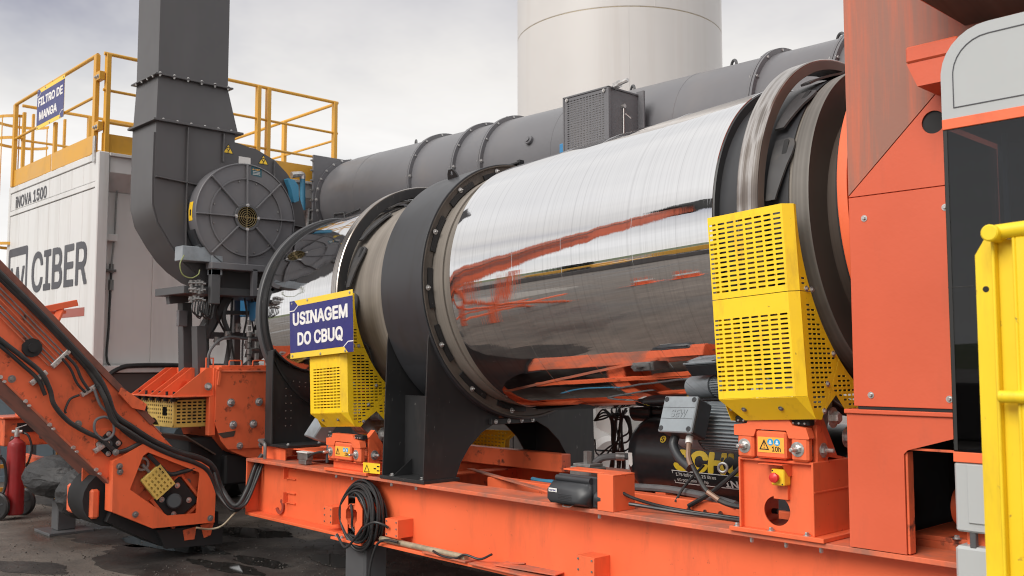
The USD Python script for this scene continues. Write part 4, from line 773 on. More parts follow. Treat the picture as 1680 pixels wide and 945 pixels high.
part(fh, 'lettering', text('CIBER', (-13.20, BY0-.002, 2.795), X_, Z_, .475, 1.92, .003), M['lettergrey'])
part(fh, 'lettering', text('iNOVA 1500', (-13.96, BY0-.002, 3.955), X_, Z_, .145, 1.22, .003), M['lettergrey'])
lg_ = rr(-14.17, 2.62, -13.38, 3.41, .05).difference(rr(-14.10, 2.69, -13.45, 3.30, .02))
part(fh, 'logo', [py(lg_, BY0-.0005, .003), text('W', (-14.06, BY0-.002, 2.74), X_, Z_, .40, .57, .003)], M['lettergrey'])
red = part(fh, 'red_stripe', B(-12.62, -11.32, BY0-.003, BY0-.0005, 2.42, 2.52, .0008), M['stickred'])
cd = [(-11.235, 4.19), (-11.235, 4.275)]
for k, (x, y) in enumerate(cd):
    part(fh, 'conduit', tube([(x, y, 3.0), (x, y-.01, 2.3), (x+.02, y-.02, 1.9), (x+.10, y+.12, 1.80)], .014, k=4), M['rubber'])
    part(fh, 'conduit_fitting', [cyl((x, y, 2.92), (x, y, 3.02), .028, n=12), cyl((x, y, 2.72), (x, y, 2.84), .03, n=12)], M['steeldark'])
part(fh, 'conduit', tube([(-11.235, 4.275, 3.02), (-11.235, 4.30, 3.4), (-11.235, 4.31, 3.83), (-11.235, 4.36, 3.92), (-11.235, 4.5, 3.97), (-11.0, 4.52, 4.1)], .010, k=4), M['steeldark'])
part(fh, 'junction_box', B(-11.235, -11.17, 4.17, 4.31, 3.28, 3.36, .006), M['whiteshade'])
part(fh, 'conduit_clamp', B(-11.24, -11.20, 4.15, 4.32, 2.93, 2.96, .004), M['steeldark'])
part(fh, 'conduit', tube([(-11.02, 4.10, 1.66), (-11.03, 4.3, 1.82), (-11.03, 4.6, 1.86), (-11.03, 5.6, 1.85)], .03, k=4), M['rubber'])

# railing round its roof
ra = thing('roof_railing', 'mustard yellow railing with kick boards round the filter house roof', 'railing', (-12.6, 5.6, 4.26))
RZ, RT = 4.262, 5.42
def rail(a, b, posts, mids=(.50,), kick=True, rails=True):
    a = np.asarray(a, float); b = np.asarray(b, float); d = b-a
    if rails: part(ra, 'top_rail', cyl(a+Z_*(RT-RZ-.02), b+Z_*(RT-RZ-.02), .022, n=10), M['yellow_rail'])
    for m in mids: part(ra, 'mid_rail', cyl(a+Z_*(RT-RZ)*m, b+Z_*(RT-RZ)*m, .017, n=8), M['yellow_rail'])
    if kick: part(ra, 'kick_board', bar(a+Z_*.11, b+Z_*.11, .008, .22), M['yellow_rail'])
    for t in posts: part(ra, 'post', bar(a+d*t, a+d*t+Z_*(RT-RZ-.02), .075, .05, ref=Y_), M['yellow_rail'])
rail((-14.12, 4.02, RZ), (-12.63, 4.02, RZ), (.0, ), (.57,)); rail((-12.60, 4.02, RZ), (-11.16, 4.02, RZ), (.985,), (.57,))
part(ra, 'post', bar((-12.6, 4.05, RZ), (-12.6, 4.05, RZ+.62), .06, .04, ref=Y_), M['yellow_rail']); part(ra, 'post', bar((-13.95, 4.08, RZ), (-13.95, 4.08, RT-.15), .05, .04, ref=Y_), M['yellow_rail'])
rail((-11.05, 4.05, RZ), (-11.05, 7.17, RZ), (.015, .62, .665, .985), (.62, .30))
rail((-11.10, 7.17, RZ), (-14.1, 7.17, RZ), (.45, .99), (.55,)); rail((-14.12, 4.1, RZ), (-14.12, 7.1, RZ), (.3, .6, .99), (.57,))
for z in (5.13, 4.55): 
    pl_ = part(ra, 'link_plate', B(-11.17, -11.04, 4.0, 4.06, z-.04, z+.06, .003), M['yellow_rail'])
    for x in (-11.14, -11.08): part(pl_, 'bolt', bolt((x, 4.0, z), -Y_, .016, .02), M['steel'])
part(ra, 'base_clamp', B(-11.16, -11.10, 3.99, 4.01, 4.15, 4.45, .003), M['steel'])
for i, x in enumerate((-13.2, -12.9, -12.1, -11.7)): part(ra, 'inner_post', bar((x, 5.6, RZ), (x, 5.6, RZ+.95), .05, .04, ref=Y_), M['yellow_rail'])
part(ra, 'inner_rail', cyl((-13.4, 5.6, RZ+.95), (-11.5, 5.6, RZ+.95), .02, n=8), M['yellow_rail'])
sign('roof_sign', 'blue and yellow sign reading FILTRO DE MANGA on the roof railing', (-13.12, 3.985, 4.86), X_, Z_, .99, .52, [('FILTRO DE', .05, .575, .90), ('MANGA', .10, .22, .66)], .19, None)
ld = thing('caged_ladder', 'yellow caged ladder at the far left of the filter house', 'ladder', (-14.4, 4.0, 2.2))
HC = A(-14.45, 4.22, 0)
for y in (4.30, 4.72): part(ld, 'stile', bar((-14.30, y, 2.2), (-14.30, y, 5.35), .05, .03, ref=Y_), M['yellow_rail'])
for k in range(7): part(ld, 'rung', cyl((-14.30, 4.30, 2.3+k*.28), (-14.30, 4.72, 2.3+k*.28), .015, n=8), M['yellow_rail'])
for z in (3.5, 4.95, 5.25): part(ld, 'hoop', lathe([(-.02, .36), (.02, .36), (.02, .366), (-.02, .366)], HC+Z_*z, Z_, 24, -2.1, 2.1, ref=A(-.75, -.66, 0), closed=True), M['yellow_rail'])
for k in range(7):
    a = -2.0+4.0*k/6; e_ = A(-.75, -.66, 0)*math.cos(a)+A(.66, -.75, 0)*math.sin(a); part(ld, 'cage_bar', bar(HC+e_*.363+Z_*2.6, HC+e_*.363+Z_*5.26, .03, .008, ref=Y_), M['yellow_rail'])
sb_ = thing('rear_sign', 'blue sign with yellow and red edge behind the caged ladder', 'sign', (-15.2, 4.4, 3.6))
part(sb_, 'board', B(-15.6, -14.45, 4.62, 4.63, 3.6, 4.32, .001), M['signyellow']); part(sb_, 'blue_field', B(-15.6, -14.45, 4.615, 4.619, 3.66, 4.1, .001), M['signblue'])
part(sb_, 'red_edge', B(-14.44, -14.36, 4.60, 4.63, 3.8, 4.2, .002), M['stickred'])
for k, z in enumerate((3.9, 3.76)): part(sb_, 'lettering', B(-15.3, -14.7, 4.612, 4.6145, z, z+.07, .0005), M['letter'])
part(sb_, 'post', B(-15.1, -15.0, 4.64, 4.72, 0, 4.3, .004), M['greyframe'])

# ================================================================== MIXER
mx = thing('mixer', 'dirty orange pugmill mixer with lifting handles left of the drum', 'mixer', (-9.6, 5.0, .95))
body = Polygon([(4.69, 1.28), (4.69, 1.80), (4.72, 1.81), (5.75, 1.81), (5.75, 1.15)] + [(5.42+.36*math.cos(t)*1.0, 1.16+.30*math.sin(t)) for t in np.linspace(-.2, -PI/2, 5)] + [(5.05, .90), (4.86, .98), (4.76, 1.10)])
part(mx, 'body', px(body, -10.3, .90), M['orange_dirty'])
part(mx, 'end_plate', px(body.buffer(.02).intersection(rect(4, 1.0, 6, 1.84)), -9.40, .014), M['orange_dirty'])
part(mx, 'lid', B(-10.3, -9.42, 4.74, 5.76, 1.814, 1.865, .006), M['orange']); part(mx, 'lid_edge', B(-10.32, -9.375, 4.70, 5.76, 1.795, 1.812, .003), M['orange_top'])
for y0, y1 in ((4.83, 4.97), (5.10, 5.24)):
    part(mx, 'lid_handle', tube([(-9.42, y0, 1.86), (-9.42, y0, 1.905), (-9.42, y0+.02, 1.915), (-9.42, y1-.02, 1.915), (-9.42, y1, 1.905), (-9.42, y1, 1.86)], .007, k=2), M['orange'])
part(mx, 'lid_handle', tube([(-9.6, 4.66, 1.84), (-9.6, 4.66, 1.94), (-9.6, 4.74, 1.94), (-9.6, 4.74, 1.84)], .009, k=1), M['orange'])
for y, z in ((4.84, 1.48), (5.16, 1.48), (4.87, 1.25), (5.10, 1.25)):
    part(mx, 'hex_bolt', [bolt((-9.386, y, z), X_, .026, .035), lathe([(0, 0), (0, .036), (.006, .029), (.006, 0)], (-9.386, y, z), X_, 18)], M['steel'])
for y in (4.95, 5.2): part(mx, 'hex_bolt', bolt((-9.386, y, 1.03), X_, .022, .03), M['steel'])
part(mx, 'wear_patch', px([(4.70, 1.17), (4.90, 1.19), (4.88, 1.13), (4.76, 1.12)], -9.386, .003), M['sealbrown'])
# wing with gussets towards the camera side
part(mx, 'wing_plate', B(-10.5, -9.42, 4.22, 4.69, 1.545, 1.56, .003), M['orange_dirty'])
part(mx, 'wing_top', B(-10.5, -9.42, 4.66, 4.69, 1.56, 1.84, .003), M['orange'])
for x in (-10.45, -10.30, -9.98, -9.82, -9.46):
    gp = Polygon([(4.23, 1.56), (4.66, 1.56), (4.66, 1.84), (4.60, 1.84)])
    if x in (-10.30, -9.82): gp = gp.difference(Polygon([(4.46, 1.60), (4.56, 1.60), (4.56, 1.70), (4.50, 1.70)]))
    part(mx, 'gusset', px(gp, x, .012), M['orange'])
part(mx, 'front_column', B(-9.50, -9.42, 4.62, 4.69, 1.15, 1.545, .004), M['orange'])
for k in range(6): part(mx, 'hanger_bolt', [cyl((-10.4+k*.17, 4.30, 1.50), (-10.4+k*.17, 4.30, 1.60), .014, n=8), cyl((-10.4+k*.17, 4.30, 1.50), (-10.4+k*.17, 4.30, 1.53), .035, n=10)], M['dark'])
part(mx, 'shaft_nut', [cyl((-9.42, 4.60, 1.65), (-9.36, 4.58, 1.65), .02, n=6), cyl((-9.42, 4.60, 1.65), (-9.41, 4.60, 1.65), .04, n=16)], M['steel'])
part(mx, 'hook_latch', [cyl((-9.40, 4.70, 1.83), (-9.36, 4.70, 1.83), .018, n=12), bar((-9.375, 4.71, 1.83), (-9.375, 4.69, 1.66), .03, .012, ref=X_)], M['orange'])
part(mx, 'under_body', [B(-10.3, -9.5, 4.85, 5.7, .62, .93, .02), B(-10.2, -9.6, 4.5, 5.0, .70, 1.12, .02)], M['dark'])
part(mx, 'discharge_plate', [frame(B(0, .7, 0, .4, 0, .015, .003), (-10.2, 4.40, 1.15), X_, unit(A(0, .8, -.5)))], M['sealbrown'])
mg = thing('mixer_guard', 'old yellow perforated guard under the orange mixer wing', 'guard', (-10.0, 4.35, 1.2))
pa = Polygon([(0, .08), (.10, .08), (.14, 0), (.30, 0), (.34, .05), (.44, .05), (.50, .02), (.56, -.03), (.86, -.03), (.89, .0), (.89, .25), (.0, .25)])
sq_ = slotted(pa, .03, .86, .0, .24, .052, .042, .026, .022, .012)
sq_ = sq_.difference(rect(.14, .08, .25, .17)).difference(rect(.62, .08, .73, .17))
part(mg, 'side_panel', frame(plate(sq_, (0, 0, 0), X_, Y_, -.004), (-10.45, 4.305, 1.27), X_, Z_, -Y_), M['yellow_old'])
pb = slotted(rect(0, -.03, .40, .245), .02, .36, .0, .235, .058, .036, .042, .017, .008)
part(mg, 'front_panel', px(affinity.translate(pb, 4.309, 1.27), -9.56, .004), M['yellow_old'])
part(mg, 'bottom_panel', B(-10.44, -9.57, 4.31, 4.70, 1.235, 1.24, .001), M['yellow_old'])
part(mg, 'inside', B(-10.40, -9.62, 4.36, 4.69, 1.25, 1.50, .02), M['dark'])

# ================================================================== DRAG ELEVATOR
EX0, EX1 = -9.86, -9.22
el = thing('drag_elevator', 'orange inclined drag elevator with hoses climbing out at the left', 'conveyor', (-9.5, 3.8, .1))
eu = unit(A(0, -1, 1.02)); ev = unit(A(0, 1.02, 1)) 
E0 = A(0, 3.98, 1.28)       # on the top edge, near the foot
def ep(a, b, x=EX1): return A(x, 0, 0) + E0 + eu*a - ev*b     # a up the incline, b down from the top edge
def epl(a0, a1, b0, b1, x0, x1, c=.003): return frame(B(a0, a1, b0, b1, 0, x1-x0, c), A(x0, 0, 0)+E0, eu, -ev, X_)
EL = 7.4
part(el, 'side_plate', epl(-.35, EL, .02, .655, EX1-.010, EX1), M['orange_dirty'], label='orange side plate spotted with black grease')
part(el, 'far_side_plate', epl(-.35, EL, .02, .655, EX0, EX0+.01), M['orange_dirty'])
part(el, 'lower_edge', epl(-.35, EL, .648, .664, EX1-.02, EX1+.012), M['orange_top'])
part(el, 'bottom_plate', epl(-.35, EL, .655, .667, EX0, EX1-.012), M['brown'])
part(el, 'top_cover', epl(-.1, EL, .0, .014, EX0, EX1-.015), M['orange_top'])
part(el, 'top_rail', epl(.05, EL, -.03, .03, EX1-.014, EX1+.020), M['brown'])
for k in range(19): part(el, 'cover_flight', epl(.25+k*.36, .27+k*.36, -.012, .0, EX0+.05, EX1-.05, .001), M['orange_dirty'])
for k in range(23): part(el, 'bolt', [cyl(ep(.08+k*.30, .66), ep(.08+k*.30, .66)+X_*.035, .013, n=8), cyl(ep(.13+k*.30, .655)+X_*.0, ep(.13+k*.30, .655)+X_*.028, .018, n=6)], M['steel'])
for a, b in ((1.05, .44), (1.62, .53), (.55, .48), (1.25, .60), (2.3, .5)): part(el, 'stud', bolt(ep(a, b), X_, .02, .014), M['steeldark'])
part(el, 'wear_flange', [cyl(ep(1.34, .30), ep(1.34, .30)+X_*.03, .085, n=10), cyl(ep(1.34, .30)+X_*.03, ep(1.34, .30)+X_*.05, .04, n=14)], M['dark'])
bfp = part(el, 'bearing_block', frame(plate(Polygon([(-.10, 0), (0, -.10), (.10, 0), (0, .10)]).buffer(.02), (0, 0, 0), X_, Y_, .02), (-9.215,3.530,1.143), Y_, Z_), M['dark'])
part(bfp, 'bearing_cap', cyl((-9.195,3.522,1.144), (-9.160,3.509,1.147), .035, n=18), M['plastic'])
for dy_, dz_ in ((-.09, 0), (.09, 0), (0, .09), (0, -.09)): part(bfp, 'bolt', bolt(A(*(-9.195,3.522,1.144))+A(0, dy_, dz_), X_, .014, .02), M['steel'])
part(el, 'bearing_plate', frame(B(-.13, .10, -.10, .14, -.008, .0, .002), (-9.214,3.530,1.143), Y_, Z_), M['orange'])
part(el, 'bracket', [px([(3.62, 1.66), (3.86, 1.50), (3.84, 1.44), (3.72, 1.47), (3.60, 1.60)], -9.21, .05)], M['orange_dirty'])
for nm, a, b, L in (('hose_clamp', (-9.190,3.144,2.005), (-9.190,2.996,1.856), 6), ('hose_clamp', (-9.190,2.951,1.813), (-9.190,2.822,1.707), 3), ('hose_clamp', (-9.190,3.420,1.698), (-9.190,3.259,1.600), 4), ('hose_clamp', (-9.190,3.531,1.172), (-9.190,3.390,1.080), 3)):
    a = A(*a); b = A(*b)
    if L:
        cp = part(el, nm, bar(a, b, .045, .04, ref=X_), M['steel'])
        for k in range(L): part(cp, 'clamp_screw', cyl(a+(b-a)*(k+.5)/L+X_*.01, a+(b-a)*(k+.5)/L+X_*.035, .014, n=6), M['steel'])
# thin parallel pipes and hoses along the side plate
for k in range(7):
    part(el, 'thin_pipe', tube([ep(1.12, .105+.034*k)+X_*.02, ep(3.0, .105+.034*k)+X_*.02, ep(5.0, .105+.034*k)+X_*.02], .007, 6, 1), M['steeldark'] if k % 3 else M['orange_top'])
for pts, r in (([(-9.160,2.234,2.978),(-9.160,2.531,2.664),(-9.160,2.867,2.337),(-9.160,3.209,1.977),(-9.160,3.378,1.788),(-9.160,3.484,1.596),(-9.160,3.557,1.414),(-9.160,3.714,1.294),(-9.160,3.935,1.146),(-9.160,4.167,1.033),(-9.160,4.406,0.953),(-9.160,4.550,0.853),(-9.160,4.646,0.629)] + [(-8.950,4.692,0.485),(-8.950,4.808,0.623),(-8.950,4.903,0.862),(-8.950,4.975,0.966)], .029),
               ([(-9.170,2.238,2.943),(-9.170,2.535,2.628),(-9.170,2.876,2.300),(-9.170,3.203,1.950),(-9.170,3.350,1.766)] + [(-9.120,3.448,1.559),(-9.120,3.526,1.361),(-9.120,3.682,1.247),(-9.120,3.895,1.110),(-9.120,4.126,0.998),(-9.120,4.350,0.912),(-9.120,4.486,0.814),(-9.120,4.581,0.609)] + [(-8.930,4.670,0.448),(-8.930,4.824,0.587),(-8.930,4.920,0.826),(-8.930,4.992,0.942)], .023),
               ([(-9.150,2.256,2.341),(-9.150,2.549,2.094),(-9.150,2.752,1.932),(-9.150,2.898,1.803),(-9.150,2.975,1.651),(-9.150,3.015,1.520),(-9.150,3.141,1.370),(-9.150,3.304,1.264),(-9.150,3.437,1.196),(-9.150,3.517,1.119),(-9.150,3.586,1.070),(-9.150,3.676,1.082),(-9.150,3.813,1.142)], .022),
               ([(-9.160,2.261,2.280),(-9.160,2.554,2.042),(-9.160,2.737,1.879),(-9.160,2.872,1.749),(-9.160,2.938,1.608)], .018),
               ([(-9.150,3.100,1.960),(-9.150,3.188,1.867),(-9.150,3.245,1.745),(-9.150,3.314,1.644)], .014), ([(-9.160,3.072,1.933),(-9.160,3.150,1.834),(-9.160,3.207,1.712),(-9.160,3.285,1.623)], .012),
               ([(-9.140,3.385,1.688),(-9.140,3.491,1.484),(-9.140,3.598,1.301),(-9.140,3.762,1.168),(-9.140,3.891,1.127)], .018),
               ([(-9.000,4.484,0.824), (-8.950,4.514,0.678), (-8.900,4.608,0.487), (-8.900,4.764,0.495), (-8.880,4.868,0.714), (-8.880,4.951,0.912)], .014)):
    p_ = part(el, 'hose', tube(pts, r, 10, 6), M['rubber'])
part(el, 'thin_cable', tube([(-9.140,3.359,1.644), (-9.140,3.418,1.503), (-9.140,3.504,1.417), (-9.140,3.547,1.303), (-9.140,3.533,1.220), (-9.140,3.456,1.185), (-9.140,3.376,1.266), (-9.140,3.379,1.366), (-9.140,3.460,1.396), (-9.130,3.536,1.360)], .013), M['cablegrey'])
part(el, 'thin_cable', tube([(-9.170,3.236,1.601), (-9.170,3.157,1.565), (-9.170,3.118,1.473), (-9.170,3.124,1.440)], .011), M['rubber'])
part(el, 'pale_cable', tube([(-9.100,4.357,0.292), (-9.100,4.503,0.263), (-9.050,4.605,0.293), (-9.000,4.707,0.406), (-8.970,4.802,0.472)], .010), M['steelbar'])
part(el, 'head_box', epl(EL-.1, EL+.75, -.15, .85, EX0-.05, EX1+.05, .02), M['dark'])
for x in (EX0-.05, EX1+.05):
    part(el, 'leg', [tube([(x, 2.15, 2.3), (x, 1.75, 1.2), (x, .95, .5), (x, .55, 0)], .07, 8, 4), tube([(x, 1.2, 2.9), (x, 1.35, 1.6), (x, 1.8, .6), (x, 2.1, 0)], .07, 8, 4)], M['orange'])
    part(el, 'tie_bar', bar((x, .4, .62), (x, 2.4, .62), .08, .08), M['orange'])
# drive frame at the foot
hx = Polygon([(p[1], p[2]) for p in [(-9.120,3.543,0.986),(-9.120,3.546,0.526),(-9.120,3.929,0.333),(-9.120,4.556,0.320),(-9.120,4.561,0.659),(-9.120,4.485,0.867),(-9.120,4.401,0.921),(-9.120,3.824,1.132)]])
hw = Polygon([(p[1], p[2]) for p in [(-9.120,3.704,0.716),(-9.120,3.821,1.018),(-9.120,3.867,1.049),(-9.120,4.384,0.821),(-9.120,4.391,0.797),(-9.120,4.363,0.429),(-9.120,4.074,0.436)]])
df = part(el, 'drive_frame', px(hx.difference(hw), -9.135, .015), M['orange'])
part(df, 'frame_side', px(hx.difference(hx.buffer(-.012)), -9.30, .165), M['orange'])
part(df, 'back_wall', px(hx.buffer(-.02), -9.245, .006), M['orange_dirty'])
for q in ((-9.110,3.559,1.069), (-9.110,3.597,0.938), (-9.110,3.604,0.888), (-9.110,3.758,0.482), (-9.230,4.102,0.747), (-9.230,4.319,0.729), (-9.110,4.505,0.368)): part(df, 'bolt', bolt(q, X_, .018, .014), M['steeldark'])
mo = part(el, 'drive_motor', cyl((-9.240,4.192,0.551), (-9.100,4.128,0.571), .072, n=28, c=.012), M['plastic'])
part(mo, 'mount_plate', frame(B(-.16, .16, -.16, .16, 0, .02, .004), (-9.200,4.186,0.567), unit(A(0, .78, .62)), unit(A(0, -.62, .78))), M['dark'])
part(mo, 'mount_frame', frame(plate(rect(-.20, -.19, .19, .19).difference(rect(-.165, -.165, .165, .165)), (0, 0, 0), X_, Y_, .05), (-9.240,4.204,0.561), unit(A(0, .78, .62)), unit(A(0, -.62, .78))), M['orange_dirty'])
for k in range(4):
    a = PI/4+k*PI/2; part(mo, 'bolt', bolt(A(*(-9.180,4.176,0.570))+.19*(math.cos(a)*unit(A(0, .78, .62))+math.sin(a)*unit(A(0, -.62, .78)))*.72, X_, .016, .016), M['steel'])
yg = slotted(rect(-.13, -.12, .13, .12), -.12, .12, -.11, .11, .048, .046, .030, .020, .004)
part(el, 'coupling_guard', [frame(plate(yg, (0, 0, 0), X_, Y_, .004), (-9.120,3.976,0.761), unit(A(0, .62, -.78))*.95, unit(A(0, .78, .62))*.95), frame(B(-.125, .125, -.115, .115, -.05, -.004, .01), (-9.130,3.980,0.760), unit(A(0, .62, -.78)), unit(A(0, .78, .62)))], M['yellow_old'])
part(el, 'tension_rod', [cyl((-9.160,3.829,0.935), (-9.160,3.944,0.812), .016, n=10), lathe([(.0, .045), (.0, .065), (.03, .065), (.03, .045)], (-9.180,3.831,0.939), X_, 16, closed=True)], M['steeldark'])
part(el, 'hose', tube([(-9.140,3.876,1.030), (-9.140,3.992,0.907), (-9.140,4.091,0.825), (-9.140,4.225,0.838), (-9.140,4.336,0.865)], .022), M['rubber'])
part(el, 'foot', [px(Polygon([(3.55, .42), (4.1, .12), (4.66, .10), (4.66, .40), (4.2, .40), (3.7, .75)]), -9.75, .5), px(Polygon([(4.0, .30), (4.1, .11), (4.68, .09), (4.68, .28)]), -9.25, .06)], M['dark'])
part(el, 'foot_plate', [px(Polygon([(4.26, .27), (4.40, .29), (4.38, .17), (4.28, .17)]), -9.188, .006), px(Polygon([(4.44, .30), (4.58, .31), (4.55, .19), (4.48, .17)]), -9.188, .006)], M['orange_dirty'])
part(el, 'chute_guard', [B(-9.95, -9.3, 3.42, 3.50, .45, .72, .02), frame(B(0, .10, 0, .46, 0, .02, .003), (-9.550,3.415,0.549), Y_, Z_)], M['orange_dirty'])
part(el, 'chute', lathe([(0, 0), (0, .26), (.40, .26), (.40, 0)], (-9.75, 3.62, .62), unit(A(1, 0, 0)), 20), M['dark'])
part(el, 'outrigger', [bar((-9.750,3.383,2.472), (-9.750,3.078,2.395), .09, .06), bar((-9.600,3.143,2.266), (-9.750,3.243,2.401), .06, .04)], M['orange_dirty'])
lp = [(-9.750,3.025,2.353), (-9.750,3.289,2.380)]
part(el, 'outrigger', [bar(lp[0], lp[1], .03, .03)], M['orange_dirty'])

# ================================================================== LEFT FOREGROUND AND BACKGROUND PIECES
fe = thing('fire_extinguisher', 'red wheeled fire extinguisher standing on the yard at the far left', 'extinguisher', (-12.9, 3.85, 0))
q = A(-12.90, 3.83, 0)
part(fe, 'cylinder', lathe([(.05, 0), (.05, .095), (.07, .105), (.87, .105), (.92, .09), (.955, .045), (.97, .03), (1.0, .03), (1.0, 0)], q, Z_, 32), M['red'])
part(fe, 'valve', [cyl(q+Z_*.99, q+Z_*1.07, .032, n=12), cyl(q+A(-.03, -.05, 1.05), q+A(.03, .05, 1.05), .02, n=10), cyl(q+Z_*1.07, q+Z_*1.09, .02, n=10), bar(q+A(0, -.02, 1.09), q+A(.02, .10, 1.13), .02, .01)], M['steel'])
part(fe, 'hose', tube([q+A(0, .05, 1.04), q+A(.06, .11, 1.0), q+A(.08, .15, .85), q+A(.06, .13, .7), q+A(.04, .10, .62)], .014), M['rubber'])
part(fe, 'hose', tube([q+A(.02, -.18, .78), q+A(.05, -.28, .6), q+A(.05, -.27, .4), q+A(.05, -.18, .28), q+A(.05, -.12, .45), q+A(.05, -.15, .7), q+A(.05, -.24, .74), q+A(.05, -.30, .5), q+A(.05, -.2, .33)], .018), M['rubber'])
part(fe, 'label', lathe([(.40, .1065), (.72, .1065)], q, Z_, 8, -.05, .45, ref=A(.55, .83, 0)), M['stickwhite'])
for dy_ in (-.20, .16):
    w_ = part(fe, 'wheel', lathe([(-.03, .0), (-.03, .10), (-.03, .15), (-.015, .17), (.015, .17), (.03, .15), (.03, .10), (.03, 0)], q+A(.02 if dy_ < 0 else -.2, dy_, .17), unit(A(.55, -.83, 0)) if dy_ < 0 else unit(A(.55, -.83, 0)), 28), M['rubber'])
    part(w_, 'hub', cyl(q+A(.02 if dy_ < 0 else -.2, dy_, .17)-unit(A(.55, -.83, 0))*.0, q+A(.02 if dy_ < 0 else -.2, dy_, .17)+unit(A(.55, -.83, 0))*.036, .03, n=14), M['steeldark'])
    for k in range(5):
        a = 2*PI*k/5; ax, u_, v_ = basis(A(.55, -.83, 0)); c_ = q+A(.02 if dy_ < 0 else -.2, dy_, .17)+ax*.031; part(w_, 'spoke', bar(c_, c_+(u_*math.cos(a)+v_*math.sin(a))*.115, .022, .008, ref=ax), M['plastic'])
part(fe, 'frame', tube([q+A(-.1, -.16, .2), q+A(-.12, -.17, .9), q+A(-.15, -.24, 1.15), q+A(-.2, -.34, 1.2)], .016), M['red'])
fe2 = single('extinguisher_bottle', lathe([(.06, 0), (.06, .12), (.8, .12), (.88, .05), (.95, .04), (.95, 0)], (-13.35, 3.62, 0), Z_, 24), M['red'], 'second red bottle half hidden behind the wheeled extinguisher', 'extinguisher')

def tarp(name, label, c, r3, seed, mesh_n=4):
    m = trimesh.creation.icosphere(subdivisions=6); v = m.vertices.copy()
    w = v + .35*(np.stack([meshkit.fbm(v*1.7+seed+7*i, 3) for i in range(3)], 1)-.5)
    rd = lambda k, sc: 1-np.abs(2*meshkit.noise(w*A(*sc)*k+seed*3, seed)-1)
    d = .10*(meshkit.fbm(v*1.3+seed, 3)-.5) + .06*rd(1.9, (.45, 1, 1.3))**2 + .022*rd(4.2, (.5, 1.3, 1))**2 + .006*rd(9, (.6, 1, 1))
    v = v*(.90+d)[:, None]; v[:, 2] = np.where(v[:, 2] < 0, v[:, 2]*.85, v[:, 2]); v = v*A(*r3); v[:, 2] = np.maximum(v[:, 2], -r3[2]*.86); m.vertices = v + A(*c)
    return single(name, m, M['tarp'], label, 'tarp', smooth=True)
tarp('wrapped_bundle', 'larger bundle wrapped in black tarpaulin behind the elevator', (-11.55, 3.90, .60), (.60, .38, .27), 3)
tarp('wrapped_bundle', 'smaller bundle in black tarpaulin tied beside the elevator foot', (-10.55, 3.78, .52), (.24, .26, .30), 8)
single('bundle_stand', [B(-11.65, -11.45, 3.85, 4.05, .03, .36, .01), B(-11.8, -11.3, 3.72, 4.2, .0, .03, .004)], M['greyframe'], 'small grey stand carrying the larger tarpaulin bundle', 'stand')
of = thing('filter_chassis', 'orange chassis end of the filter trailer at the far left', 'chassis', (-14, 4.4, .5))
part(of, 'end_box', [B(-14.05, -13.5, 3.85, 4.6, .83, 1.18, .01), B(-14.1, -13.45, 3.82, 4.62, 1.18, 1.20, .004)], M['orange_dirty'])
part(of, 'plate', B(-13.6, -13.49, 4.0, 4.12, 1.2, 1.36, .006), M['orange_dirty'])
part(of, 'beam', B(-14.8, -9.9, 4.4, 4.52, .42, .62, .006), M['orange_dirty'])
part(of, 'beam', B(-14.2, -11.1, 4.3, 4.42, .98, 1.17, .006), M['orange_dirty'])
part(of, 'post', B(-13.0, -12.85, 4.42, 4.55, .62, .98, .006), M['orange_dirty'])
part(of, 'void', B(-13.49, -13.485, 4.0, 4.22, 1.0, 1.12, .001), M['dark'])
for y in (3.95, 4.3, 4.5): part(of, 'bolt', bolt((-13.5, y, .93), X_, .016, .014), M['steeldark'])
ypf = thing('yellow_stand', 'thin yellow tubular stand in front of the blue grey wall', 'frame', (-14.2, 4.2, 0))
for y, x in ((3.65, -13.9), (4.62, -13.9)): part(ypf, 'post', B(x, x+.05, y, y+.05, 0, 2.0 if y < 4 else 1.1, .003), M['yellow_rail'])
part(ypf, 'rail', B(-13.9, -13.85, 3.70, 4.62, .52, .57, .003), M['yellow_rail']); part(ypf, 'rail', B(-13.9, -13.85, 3.70, 4.62, .22, .27, .003), M['yellow_rail'])
bw = thing('rear_container', 'blue grey container wall beyond the filter house', 'container', (-17, 6.5, 0))
for k in range(24): part(bw, 'wall_panel', B(-17.0, -16.95 + .02*(k % 2), 2.0+k*.30, 2.0+k*.30+.29, .1, 1.75, .006), M['wallblue'])
part(bw, 'frame', [B(-17.05, -16.9, 1.95, 9.3, 1.75, 1.9, .006), B(-17.05, -16.9, 1.95, 9.3, 0, .1, .006)], M['wallblue'])

# ================================================================== ORANGE COLUMN, PEDESTAL, HOOD
co = thing('burner_column', 'tall orange sheet steel column with faded brown upper panel', 'column', (-2.2, 5.8, .94))
CX0, CX1, CY = -2.495, -1.975, 4.807
part(co, 'core', B(CX0+.004, CX1+1.2, CY+.012, 6.8, 1.69, 6.5, .004), M['orange_dimmed'])
part(co, 'lower_panel', B(CX0, CX1+.012, CY, CY+.011, 1.672, 2.766, .002), M['orange_dimmed'])
low = Polygon([(CX0, 2.772), (CX1+.3, 2.772), (CX1+.3, 3.70), (CX0+.004, 2.776)])
upp = Polygon([(CX0, 2.782), (CX1+.3, 3.712), (CX1+.3, 6.5), (CX0, 6.5)])
hole = Point(-2.035, 3.095).buffer(.058, quad_segs=10)
sec = Polygon([(CX0, 2.772), (CX1+1, 2.772), (CX1+1, 3.30+.95*1.07), (CX0, 2.777)])
line = lambda x: 2.777 + (x-CX0)*.962
low = Polygon([(CX0+.003, 2.772), (-1.2, 2.772), (-1.2, line(-1.2)-.004), (CX0+.003, line(CX0+.003)-.004)])
